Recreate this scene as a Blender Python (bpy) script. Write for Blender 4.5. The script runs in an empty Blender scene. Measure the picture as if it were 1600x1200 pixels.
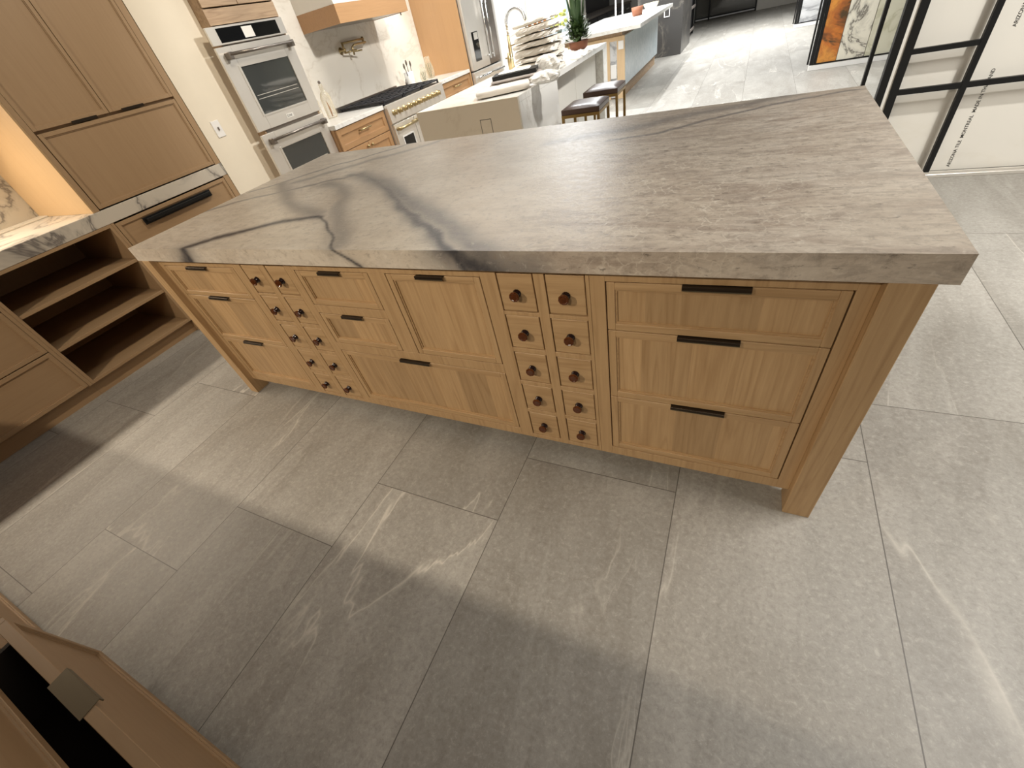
import bpy, bmesh, math, random
import numpy as np
from mathutils import Vector, Matrix
random.seed(7)
SC = bpy.context.scene
COL = SC.collection

# ------------------------------------------------------------------ camera
cam_d = bpy.data.cameras.new('camera')
cam = bpy.data.objects.new('camera', cam_d); COL.objects.link(cam)
CAM = Vector((2.509, -0.935, 1.401))
Rwc = ((0.901, 0.391, -0.190), (0.139, -0.673, -0.726), (-0.412, 0.628, -0.661))  # rows: right, down, forward
rt = Vector(Rwc[0]); fw = Vector(Rwc[2]).normalized()
rt = (rt - fw * rt.dot(fw)).normalized(); up = rt.cross(fw)
m = Matrix((rt, up, -fw)).transposed().to_4x4(); m.translation = CAM
cam.matrix_world = m
cam_d.sensor_fit = 'HORIZONTAL'; cam_d.sensor_width = 36.0
cam_d.lens = 36.0 * 642.5 / 1600.0
cam_d.clip_start = 0.02; cam_d.clip_end = 100
SC.camera = cam
# ------------------------------------------------------------------ world and lights
SC.view_settings.view_transform = 'Standard'; SC.view_settings.look = 'None'
SC.view_settings.gamma = 1.0; SC.view_settings.use_curve_mapping = False
SC.view_settings.exposure = 0.0
w = bpy.data.worlds.new('world'); SC.world = w; w.use_nodes = True
w.node_tree.nodes['Background'].inputs[0].default_value = (1.0, 0.97, 0.92, 1)
w.node_tree.nodes['Background'].inputs[1].default_value = 0.085

def area(name, loc, size, power, col=(1, 1, 1), target=None, sizey=None, spread=180):
    d = bpy.data.lights.new(name, 'AREA'); d.energy = power; d.color = col
    d.size = size; d.spread = math.radians(spread)
    if sizey: d.shape = 'RECTANGLE'; d.size_y = sizey
    o = bpy.data.objects.new(name, d); COL.objects.link(o); o.location = loc
    if target is not None:
        o.rotation_euler = (Vector(target) - Vector(loc)).to_track_quat('-Z', 'Y').to_euler()
    return o

def spot(name, loc, target, power, col=(1, 1, 1), angle=70, blend=0.5, radius=0.05):
    d = bpy.data.lights.new(name, 'SPOT'); d.energy = power; d.color = col
    d.spot_size = math.radians(angle); d.spot_blend = blend; d.shadow_soft_size = radius
    o = bpy.data.objects.new(name, d); COL.objects.link(o); o.location = loc
    o.rotation_euler = (Vector(target) - Vector(loc)).to_track_quat('-Z', 'Y').to_euler()
    return o

WARM = (1.0, 0.87, 0.70); NEUT = (1.0, 0.97, 0.92); COOL = (0.97, 0.99, 1.0)
# near kitchen (warm)
spot('downlight_or_fill', (0.55, 0.12, 2.9), (0.60, -0.05, 0), 15, WARM, 46, 0.8, 0.06)
spot('downlight_or_fill', (2.0, 0.12, 2.9), (2.0, -0.05, 0), 15, WARM, 50, 0.8, 0.06)
spot('downlight_or_fill', (0.5, -2.75, 2.85), (0.3, -0.1, 0.3), 225, WARM, 85, 0.6, 0.06)
spot('downlight_or_fill', (2.3, -2.75, 2.85), (1.7, 0.1, 0.4), 105, WARM, 85, 0.6, 0.06)
area('niche_strip_light', (-1.64, -0.74, 1.655), 0.05, 36, WARM, None, 1.45).rotation_euler = (0, -0.35, 0)
spot('downlight_or_fill', (0.7, 1.6, 3.0), (-1.19, 1.15, 1.4), 112, WARM, 54, 0.7, 0.08)  # added fill spot, brightens the left cabinets and cream pier
# over and beside the island
area('ceiling_panel', (5.0, 0.3, 3.0), 1.0, 100, NEUT, (4.9, 0.4, 0), 2.2, 130)
# bright rear kitchen
area('ceiling_panel', (-0.1, 4.0, 3.0), 0.9, 68, NEUT, (-0.1, 4.4, 0), 2.4, 165)
spot('downlight_or_fill', (2.4, 3.1, 3.0), (-1.2, 3.7, 1.05), 365, NEUT, 74, 0.5, 0.10)  # added fill spot, brightens the backsplash and white island side
area('ceiling_panel', (-0.2, 7.6, 3.0), 1.0, 128, COOL, (-0.2, 7.6, 0), 1.6)
spot('downlight_or_fill', (0.15, 8.9, 3.0), (1.0, 8.7, 0), 560, COOL, 130, 0.3, 0.04)
area('ceiling_panel', (2.6, 6.0, 3.0), 1.2, 82, COOL, (2.4, 6.0, 0), 2.4, 110)
area('ceiling_panel', (2.4, 11.5, 3.0), 2.0, 225, COOL, (2.4, 11.5, 0), 4.0, 110)
spot('downlight_or_fill', (4.25, 1.7, 2.9), (3.9, 3.0, 0.4), 205, NEUT, 80, 0.4, 0.05)
spot('backsplash_patch_spot', (-1.25, 4.62, 2.4), (-1.69, 4.85, 1.15), 40, COOL, 50, 0.5, 0.02)  # stands in for a ceiling spot: bright backsplash patch, no hood lamp

# ------------------------------------------------------------------ node helpers
def srgb(r, g, b):
    f = lambda c: (c / 255 / 12.92) if c / 255 <= 0.04045 else ((c / 255 + 0.055) / 1.055) ** 2.4
    return (f(r), f(g), f(b), 1.0)

class NT:
    def __init__(s, name):
        s.mat = bpy.data.materials.new(name); s.mat.use_nodes = True
        s.t = s.mat.node_tree; s.t.nodes.clear()
        s.out = s.t.nodes.new('ShaderNodeOutputMaterial')
        s.b = s.t.nodes.new('ShaderNodeBsdfPrincipled')
        s.t.links.new(s.b.outputs[0], s.out.inputs[0])
    def n(s, typ, **kw):
        nd = s.t.nodes.new('ShaderNode' + typ)
        for k, v in kw.items(): setattr(nd, k, v)
        return nd
    def L(s, a, b): s.t.links.new(a, b)
    def put(s, sock, v):
        if hasattr(v, 'is_output'): s.L(v, sock)
        else: sock.default_value = v
    def math(s, op, a, b=None, c=None):
        nd = s.n('Math', operation=op); s.put(nd.inputs[0], a)
        if b is not None: s.put(nd.inputs[1], b)
        if c is not None: s.put(nd.inputs[2], c)
        return nd.outputs[0]
    def vmath(s, op, a, b=None):
        nd = s.n('VectorMath', operation=op); s.put(nd.inputs[0], a)
        if b is not None: s.put(nd.inputs[1], b)
        return nd.outputs[0]
    def mix(s, f, a, b, typ='MIX'):
        nd = s.n('Mix', data_type='RGBA', blend_type=typ)
        s.put(nd.inputs[0], f); s.put(nd.inputs[6], a); s.put(nd.inputs[7], b)
        return nd.outputs[2]
    def ramp(s, f, stops, interp='LINEAR'):
        nd = s.n('ValToRGB'); nd.color_ramp.interpolation = interp
        e = nd.color_ramp.elements
        while len(e) < len(stops): e.new(0.5)
        for el, (p, c) in zip(e, stops):
            el.position = p; el.color = c if len(c) == 4 else (*c, 1)
        s.put(nd.inputs[0], f); return nd.outputs[0]
    def noise(s, vec, scale=5, detail=4, rough=0.55, dist=0.0):
        nd = s.n('TexNoise'); s.put(nd.inputs['Vector'], vec)
        nd.inputs['Scale'].default_value = scale; nd.inputs['Detail'].default_value = detail
        nd.inputs['Roughness'].default_value = rough; nd.inputs['Distortion'].default_value = dist
        return nd.outputs['Fac']
    def mapping(s, vec, scale=(1, 1, 1), rot=(0, 0, 0), loc=(0, 0, 0)):
        nd = s.n('Mapping'); s.put(nd.inputs['Vector'], vec)
        nd.inputs['Scale'].default_value = scale; nd.inputs['Rotation'].default_value = rot
        nd.inputs['Location'].default_value = loc
        return nd.outputs[0]
    def obj(s): return s.n('TexCoord').outputs['Object']
    def pos(s): return s.n('NewGeometry').outputs['Position']
    def bump(s, h, st=0.1, dist=0.01):
        nd = s.n('Bump'); nd.inputs['Strength'].default_value = st; nd.inputs['Distance'].default_value = dist
        s.put(nd.inputs['Height'], h); s.L(nd.outputs[0], s.b.inputs['Normal'])
    def set(s, **kw):
        for k, v in kw.items(): s.put(s.b.inputs[k], v)

def plain(name, col, rough=0.5, metal=0.0, **kw):
    t = NT(name); v = t.noise(t.obj(), 14, 3)
    c = t.mix(t.math('MULTIPLY', v, 0.25), col, tuple(x * 0.8 for x in col[:3]) + (1,))
    t.set(**{'Base Color': c, 'Roughness': rough, 'Metallic': metal}); t.set(**kw)
    return t.mat

def wood(name, light, dark, axis='z', band=None, contrast=1.0, rough=0.5, bandamt=0.35):
    t = NT(name)
    rnd = t.n('ObjectInfo').outputs['Random']
    off = t.n('CombineXYZ'); t.L(t.math('MULTIPLY', rnd, 17.3), off.inputs[0]); t.L(t.math('MULTIPLY', rnd, 9.1), off.inputs[1]); t.L(t.math('MULTIPLY', rnd, 5.7), off.inputs[2])
    P = t.obj(); V = t.vmath('ADD', P, off.outputs[0])
    sc = {'x': (1.6, 30, 30), 'y': (30, 1.6, 30), 'z': (30, 30, 1.6)}[axis]
    sc2 = {'x': (0.55, 9, 9), 'y': (9, 0.55, 9), 'z': (9, 9, 0.55)}[axis]
    vb = V
    if band:
        ax, width = band
        sp = t.n('SeparateXYZ'); t.L(P, sp.inputs[0])
        cell = t.math('FLOOR', t.math('ADD', t.math('DIVIDE', sp.outputs['XYZ'.index(ax.upper())], width), t.math('MULTIPLY', rnd, 7.0)))
        wn = t.n('TexWhiteNoise', noise_dimensions='1D'); t.L(t.math('ADD', cell, t.math('MULTIPLY', rnd, 31.0)), wn.inputs['W'])
        o2 = t.n('CombineXYZ'); t.L(t.math('MULTIPLY', wn.outputs['Value'], 40), o2.inputs[0]); t.L(t.math('MULTIPLY', wn.outputs['Value'], 23), o2.inputs[2]); t.L(t.math('MULTIPLY', wn.outputs['Value'], 31), o2.inputs[1])
        vb = t.vmath('ADD', V, o2.outputs[0])
    fine = t.noise(t.mapping(vb, sc), 3.0, 6, 0.65)
    big = t.noise(t.mapping(vb, sc2), 1.5, 2, 0.45, 0.35)
    rings = t.math('FRACT', t.math('MULTIPLY', big, 7.0))
    cath = t.ramp(rings, [(0.0, (0.25,) * 3), (0.25, (0.75,) * 3), (0.85, (0.6,) * 3), (1.0, (0.25,) * 3)])
    g = t.math('ADD', t.math('MULTIPLY', fine, 0.62), t.math('MULTIPLY', cath, 0.38))
    f = t.math('ADD', t.math('MULTIPLY', t.math('SUBTRACT', g, 0.5), 1.9 * contrast), 0.5)
    f = t.math('MINIMUM', t.math('MAXIMUM', f, 0.0), 1.0)
    c = t.mix(f, dark, light)
    if band:
        k = t.math('ADD', 1.0 - bandamt * 0.5, t.math('MULTIPLY', wn.outputs['Value'], bandamt))
        cc = t.n('CombineColor'); [t.L(k, cc.inputs[i]) for i in range(3)]
        c = t.mix(1.0, c, cc.outputs[0], 'MULTIPLY')
    t.set(**{'Base Color': c, 'Roughness': rough}); t.bump(fine, 0.05, 0.004)
    return t.mat

def slabmat(name, base, vein, scale=3.0, amt=0.6, rough=0.25, width=0.03, rot=0.6):
    t = NT(name); P = t.mapping(t.obj(), (1, 1, 1), (0.3, rot, 0.5))
    n = t.noise(P, scale, 6, 0.6, 0.6)
    v = t.ramp(t.math('ABSOLUTE', t.math('SUBTRACT', n, 0.5)), [(0.0, (1, 1, 1)), (width, (0.25,) * 3), (width * 3, (0, 0, 0))])
    cl = t.noise(P, scale * 0.7, 3)
    c = t.mix(t.math('MULTIPLY', cl, 0.35), base, tuple(0.82 * x for x in base[:3]) + (1,))
    c = t.mix(t.math('MULTIPLY', v, amt), c, vein)
    t.set(**{'Base Color': c, 'Roughness': rough}); return t.mat

def amber_onyx():
    t = NT('amber_onyx'); P = t.obj()
    n1 = t.noise(P, 1.3, 5, 0.6, 0.8); n2 = t.noise(P, 5.0, 5, 0.6, 1.5)
    c = t.ramp(n1, [(0.30, srgb(70, 62, 48)), (0.40, srgb(84, 66, 44)), (0.45, srgb(196, 116, 52)), (0.58, srgb(216, 150, 70)), (0.72, srgb(170, 104, 62))])
    c = t.mix(t.math('MULTIPLY', t.ramp(n2, [(0.42, (1,) * 3), (0.55, (0,) * 3)]), 0.5), c, srgb(142, 82, 48))
    t.set(**{'Base Color': c, 'Roughness': 0.2}); return t.mat
M = {}
OL, OD = srgb(196, 164, 122), srgb(160, 127, 87)
M['oak_z'] = wood('oak_vertical', OL, OD, 'z')
M['oak_x'] = wood('oak_horizontal', OL, OD, 'x')
M['oak_y'] = wood('oak_depthwise', OL, OD, 'y')
M['oak_panel'] = wood('oak_veneer_panel', OL, OD, 'z', ('x', 0.135), 1.0, 0.5, 0.30)
BL, BD = srgb(170, 142, 108), srgb(156, 127, 94)
M['beige_z'] = wood('beige_veneer_vertical', BL, BD, 'z', None, 0.6, 0.5)
M['beige_y'] = wood('beige_veneer_along', BL, BD, 'y', None, 0.6, 0.5)
M['beige_x'] = wood('beige_veneer_across', BL, BD, 'x', None, 0.6, 0.5)
M['honey_z'] = wood('honey_oak_vertical', srgb(186, 146, 104), srgb(164, 125, 86), 'z', None, 0.7, 0.4)
M['honey_y'] = wood('honey_oak_along', srgb(186, 146, 104), srgb(164, 125, 86), 'y', None, 0.7, 0.4)
M['ash_y'] = wood('grey_ash', srgb(186, 158, 126), srgb(140, 112, 84), 'y', None, 1.2, 0.5)
M['shade_dark'] = plain('shade_brown', srgb(46, 34, 22), 0.8)  # near-black brown: shade of gaps and recesses put into the colour
M['bronze'] = plain('dark_bronze', srgb(58, 48, 38), 0.38, 0.7)
M['bronze_tab'] = plain('aged_bronze', srgb(112, 102, 82), 0.45, 0.6)
M['black'] = plain('black_metal', srgb(22, 22, 22), 0.45, 0.3)
M['blackgloss'] = plain('black_glass', srgb(16, 17, 18), 0.06)
M['steel'] = plain('stainless_steel', srgb(226, 221, 212), 0.32, 0.6)
M['steel_dark'] = plain('dark_stainless', srgb(136, 128, 120), 0.3, 0.75)
M['brass'] = plain('brushed_brass', srgb(186, 166, 122), 0.3, 0.85)
M['white'] = plain('white_paint', srgb(236, 232, 222), 0.5)
M['cream'] = plain('cream_lacquer', srgb(236, 226, 206), 0.3)
M['whitegloss'] = plain('white_plastic', srgb(240, 238, 234), 0.25)
M['iron'] = plain('cast_iron', srgb(38, 38, 42), 0.5)
M['navy'] = plain('blue_black_lacquer', srgb(26, 29, 42), 0.35)
M['chrome'] = plain('chrome', srgb(225, 225, 225), 0.12, 1.0)
M['ceramic'] = plain('white_ceramic', srgb(240, 238, 232), 0.25)
M['leather'] = plain('brown_leather', srgb(76, 56, 46), 0.32)
M['stoolbrass'] = plain('antique_brass', srgb(150, 122, 72), 0.4, 0.8)
M['fabric'] = plain('pale_fabric', srgb(216, 208, 196), 0.8)
M['felt'] = plain('grey_felt', srgb(152, 142, 134), 0.85)
M['terracotta'] = plain('terracotta', srgb(136, 84, 58), 0.7)
M['leaf'] = plain('green_leaf', srgb(62, 84, 42), 0.5)
M['leaf_dark'] = plain('dark_leaf', srgb(52, 78, 40), 0.5)
M['lime'] = plain('lime_petals', srgb(214, 222, 128), 0.6)
M['spoon'] = plain('beech_wood', srgb(176, 122, 78), 0.6)
M['ink'] = plain('black_ink', srgb(60, 58, 54), 0.8)
M['quartz'] = slabmat('white_quartz', srgb(240, 238, 232), srgb(190, 182, 170), 1.6, 0.4, 0.2, 0.012)
M['backsplash'] = slabmat('pale_backsplash', srgb(242, 236, 224), srgb(196, 184, 164), 1.2, 0.35, 0.25, 0.015)
M['amber'] = amber_onyx()
M['calacatta'] = slabmat('veined_marble', srgb(232, 226, 208), srgb(70, 62, 58), 2.6, 0.85, 0.2, 0.02, 0.9)
M['creamstone'] = slabmat('cream_green_stone', srgb(218, 214, 192), srgb(176, 172, 140), 3.0, 0.6, 0.25, 0.03)
M['greystone'] = slabmat('pale_grey_marble', srgb(214, 214, 214), srgb(130, 130, 132), 1.5, 0.8, 0.2, 0.04, 1.3)
M['bluestone'] = slabmat('pale_blue_quartzite', srgb(190, 202, 206), srgb(216, 222, 224), 5.0, 0.7, 0.3, 0.04)
M['charcoal'] = slabmat('charcoal_marble', srgb(74, 72, 70), srgb(128, 122, 112), 1.4, 0.6, 0.3, 0.012, 1.1)
M['tile_white'] = slabmat('off_white_tile', srgb(232, 228, 218), srgb(222, 216, 202), 1.0, 0.3, 0.3, 0.02)

def amber_glass():
    t = NT('amber_resin'); v = t.noise(t.obj(), 60, 2)
    t.set(**{'Base Color': t.mix(v, srgb(112, 60, 24), srgb(58, 28, 12)), 'Roughness': 0.12}); return t.mat
M['knob'] = amber_glass()
M['knob_dark'] = plain('dark_brown_resin', srgb(36, 16, 10), 0.15)

def glass(name, col, alpha_mix=0.75, rough=0.05):
    t = NT(name); t.set(**{'Base Color': col, 'Roughness': rough})
    tr = t.n('BsdfTransparent'); tr.inputs[0].default_value = (1, 1, 1, 1)
    lw = t.n('LayerWeight'); lw.inputs[0].default_value = 0.35
    mx = t.n('MixShader')
    f = t.math('ADD', t.math('MULTIPLY', lw.outputs['Facing'], 0.6), 1.0 - alpha_mix)
    t.L(f, mx.inputs[0]); t.L(tr.outputs[0], mx.inputs[1]); t.L(t.b.outputs[0], mx.inputs[2])
    t.L(mx.outputs[0], t.out.inputs[0]); return t.mat
M['glass'] = glass('clear_glass', srgb(226, 216, 190), 0.75)
M['plastic'] = glass('clear_plastic_film', srgb(240, 237, 230), 0.45, 0.15)
M['smoke'] = glass('grey_tinted_glass', srgb(120, 118, 112), 0.35, 0.05)

def oven_glass():
    t = NT('oven_window_glass'); t.set(**{'Base Color': srgb(62, 64, 62), 'Roughness': 0.05, 'Specular IOR Level': 0.9}); return t.mat
M['ovenglass'] = oven_glass()

# stone floor: 0.5965 m wide courses running away from the island, joints stepping by a quarter tile
def floor_mat():
    t = NT('stone_floor_tile'); P = t.pos()
    sp = t.n('SeparateXYZ'); t.L(P, sp.inputs[0]); x, y = sp.outputs[0], sp.outputs[1]
    u = t.math('DIVIDE', t.math('SUBTRACT', x, 0.0985), 0.5965)
    c = t.math('FLOOR', u)
    v = t.math('DIVIDE', t.math('SUBTRACT', y, t.math('ADD', -0.929, t.math('MULTIPLY', c, 0.303))), 1.2)
    r = t.math('FLOOR', v)
    fu = t.math('FRACT', u); fv = t.math('FRACT', v)
    du = t.math('MULTIPLY', t.math('MINIMUM', fu, t.math('SUBTRACT', 1.0, fu)), 0.5965)
    dv = t.math('MULTIPLY', t.math('MINIMUM', fv, t.math('SUBTRACT', 1.0, fv)), 1.2)
    d = t.math('MINIMUM', du, dv)
    grout = t.math('LESS_THAN', d, 0.0016)
    idx = t.n('CombineXYZ'); t.L(c, idx.inputs[0]); t.L(r, idx.inputs[1])
    wn = t.n('TexWhiteNoise', noise_dimensions='2D'); t.L(idx.outputs[0], wn.inputs['Vector'])
    off = t.vmath('SCALE', wn.outputs['Color']); off.node.inputs['Scale'].default_value = 30.0
    V = t.vmath('ADD', P, off)
    Vd = t.mapping(V, (1.9, 0.62, 1), (0, 0, -0.42))
    cloud = t.noise(Vd, 2.2, 5, 0.6, 0.7)
    fine = t.noise(V, 38, 5, 0.7)
    speck = t.noise(V, 130, 3, 0.6)
    # long thin pale veins
    nv = t.noise(t.mapping(V, (1.2, 0.24, 1), (0, 0, -0.42)), 1.5, 5, 0.55, 0.6)
    ve = t.math('ABSOLUTE', t.math('SUBTRACT', nv, 0.52))
    vein = t.ramp(ve, [(0.0, (1,) * 3), (0.0024, (0.6,) * 3), (0.006, (0.14,) * 3), (0.022, (0,) * 3)])
    gate = t.ramp(t.noise(V, 1.3, 3), [(0.44, (0,) * 3), (0.60, (1,) * 3)])
    vein = t.math('MULTIPLY', vein, gate)
    # rough darker feathering on one side of each vein
    side = t.ramp(nv, [(0.40, (0,) * 3), (0.515, (1,) * 3), (0.53, (0,) * 3)])
    side = t.math('MULTIPLY', side, t.ramp(fine, [(0.35, (0,) * 3), (0.65, (1,) * 3)]))
    base = t.ramp(cloud, [(0.25, srgb(136, 131, 122)), (0.5, srgb(150, 146, 138)), (0.72, srgb(163, 159, 151))])
    base = t.mix(t.math('MULTIPLY', t.math('SUBTRACT', fine, 0.5), 0.5), base, srgb(205, 200, 190))
    base = t.mix(t.math('MULTIPLY', side, 0.42), base, srgb(108, 101, 92))
    mot = t.noise(V, 62, 4, 0.75, 0.4)
    base = t.mix(t.math('MULTIPLY', t.ramp(mot, [(0.32, (1,) * 3), (0.50, (0,) * 3)]), 0.34), base, srgb(104, 97, 88))
    base = t.mix(t.math('MULTIPLY', t.ramp(mot, [(0.54, (0,) * 3), (0.72, (1,) * 3)]), 0.30), base, srgb(206, 200, 190))
    base = t.mix(t.math('MULTIPLY', t.math('GREATER_THAN', speck, 0.66), 0.22), base, srgb(196, 192, 184))
    base = t.mix(t.math('MULTIPLY', vein, 0.60), base, srgb(212, 206, 194))
    tone = t.math('ADD', 0.93, t.math('MULTIPLY', wn.outputs['Value'], 0.14))
    cc = t.n('CombineColor'); [t.L(tone, cc.inputs[i]) for i in range(3)]
    base = t.mix(1.0, base, cc.outputs[0], 'MULTIPLY')
    base = t.mix(t.math('MULTIPLY', grout, 0.85), base, srgb(78, 72, 66))
    t.set(**{'Base Color': base, 'Roughness': 0.48})
    t.bump(t.math('ADD', t.math('MULTIPLY', cloud, 0.7), t.math('MULTIPLY', fine, 0.3)), 0.12, 0.006)
    return t.mat
M['floor'] = floor_mat()

def counter_mat():
    t = NT('leathered_quartzite'); P = t.obj()
    at = lambda n: t.n('Attribute', attribute_name=n).outputs['Fac']
    dark, haze, brown, pale = at('dark'), at('haze'), at('brown'), at('pale')
    uvn = t.n('Attribute', attribute_name='unfold').outputs['Vector']
    st = t.mapping(uvn, (1.6, 5.5, 1), (0, 0, 0.24))
    streak = t.noise(st, 2.0, 8, 0.66, 1.1)
    streak2 = t.noise(t.mapping(uvn, (6, 20, 1), (0, 0, 0.2)), 2.0, 6, 0.68, 0.8)
    cl = t.noise(uvn, 3.2, 5, 0.6, 0.4); fine = t.noise(uvn, 60, 5, 0.7)
    base = t.ramp(cl, [(0.3, srgb(204, 192, 174)), (0.5, srgb(220, 209, 192)), (0.7, srgb(229, 221, 207))])
    base = t.mix(t.math('MULTIPLY', fine, 0.28), base, srgb(158, 146, 130))
    sk = t.ramp(streak, [(0.36, (1,) * 3), (0.54, (0.15,) * 3), (0.66, (0,) * 3)])
    base = t.mix(t.math('MULTIPLY', sk, t.math('ADD', 0.22, t.math('MULTIPLY', brown, 0.75))), base, srgb(164, 149, 135))
    sk2 = t.ramp(streak2, [(0.40, (1,) * 3), (0.52, (0,) * 3)])
    base = t.mix(t.math('MULTIPLY', sk2, t.math('ADD', 0.10, t.math('MULTIPLY', brown, 0.34))), base, srgb(126, 116, 108))
    base = t.mix(t.math('MULTIPLY', brown, 0.35), base, srgb(185, 170, 155))
    # crackled pale mineral lines
    vo = t.n('TexVoronoi', feature='DISTANCE_TO_EDGE'); t.L(t.vmath('ADD', uvn, t.vmath('SCALE', t.n('TexNoise').outputs['Color'])), vo.inputs['Vector'])
    vo.inputs['Scale'].default_value = 26
    nz = [n for n in t.t.nodes if n.type == 'TEX_NOISE'][-1]; t.L(uvn, nz.inputs['Vector']); nz.inputs['Scale'].default_value = 14; nz.inputs['Detail'].default_value = 4
    [n for n in t.t.nodes if n.type == 'VECT_MATH' and n.operation == 'SCALE'][-1].inputs['Scale'].default_value = 0.09
    ck = t.ramp(vo.outputs['Distance'], [(0.0, (1,) * 3), (0.07, (0,) * 3)])
    ck = t.math('MULTIPLY', ck, t.ramp(t.noise(uvn, 9, 5, 0.65), [(0.44, (0,) * 3), (0.60, (1,) * 3)]))
    base = t.mix(t.math('MULTIPLY', ck, t.math('MULTIPLY', pale, 0.75)), base, srgb(228, 220, 204))
    grain = t.noise(uvn, 34, 7, 0.72, 0.3); grain2 = t.noise(t.mapping(uvn, (30, 75, 1), (0, 0, 0.35)), 1.0, 4, 0.7)
    hz = t.math('MULTIPLY', haze, t.math('ADD', 0.25, t.math('MULTIPLY', t.math('ADD', streak, grain), 0.75)))
    base = t.mix(t.math('MINIMUM', hz, 1.0), base, srgb(112, 108, 106))
    base = t.mix(t.math('MULTIPLY', t.ramp(grain, [(0.30, (1,) * 3), (0.47, (0,) * 3)]), 0.55), base, srgb(126, 114, 102))
    base = t.mix(t.math('MULTIPLY', t.ramp(grain, [(0.56, (0,) * 3), (0.72, (1,) * 3)]), 0.50), base, srgb(232, 224, 210))
    base = t.mix(t.math('MULTIPLY', t.ramp(grain2, [(0.30, (1,) * 3), (0.40, (0,) * 3)]), t.math('ADD', 0.2, t.math('MULTIPLY', brown, 0.5))), base, srgb(92, 84, 76))
    br = t.math('ADD', 0.35, t.math('MULTIPLY', t.noise(uvn, 26, 5, 0.7), 1.3))
    base = t.mix(t.math('MINIMUM', t.math('MULTIPLY', dark, br), 1.0), base, srgb(62, 62, 66))
    t.set(**{'Base Color': base, 'Roughness': t.math('ADD', 0.22, t.math('MULTIPLY', grain, 0.28))})
    t.bump(t.math('ADD', t.math('MULTIPLY', t.noise(uvn, 90, 4, 0.6), 0.5), t.math('MULTIPLY', grain, 0.6)), 0.30, 0.004)
    return t.mat
M['quartzite'] = counter_mat()

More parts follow.
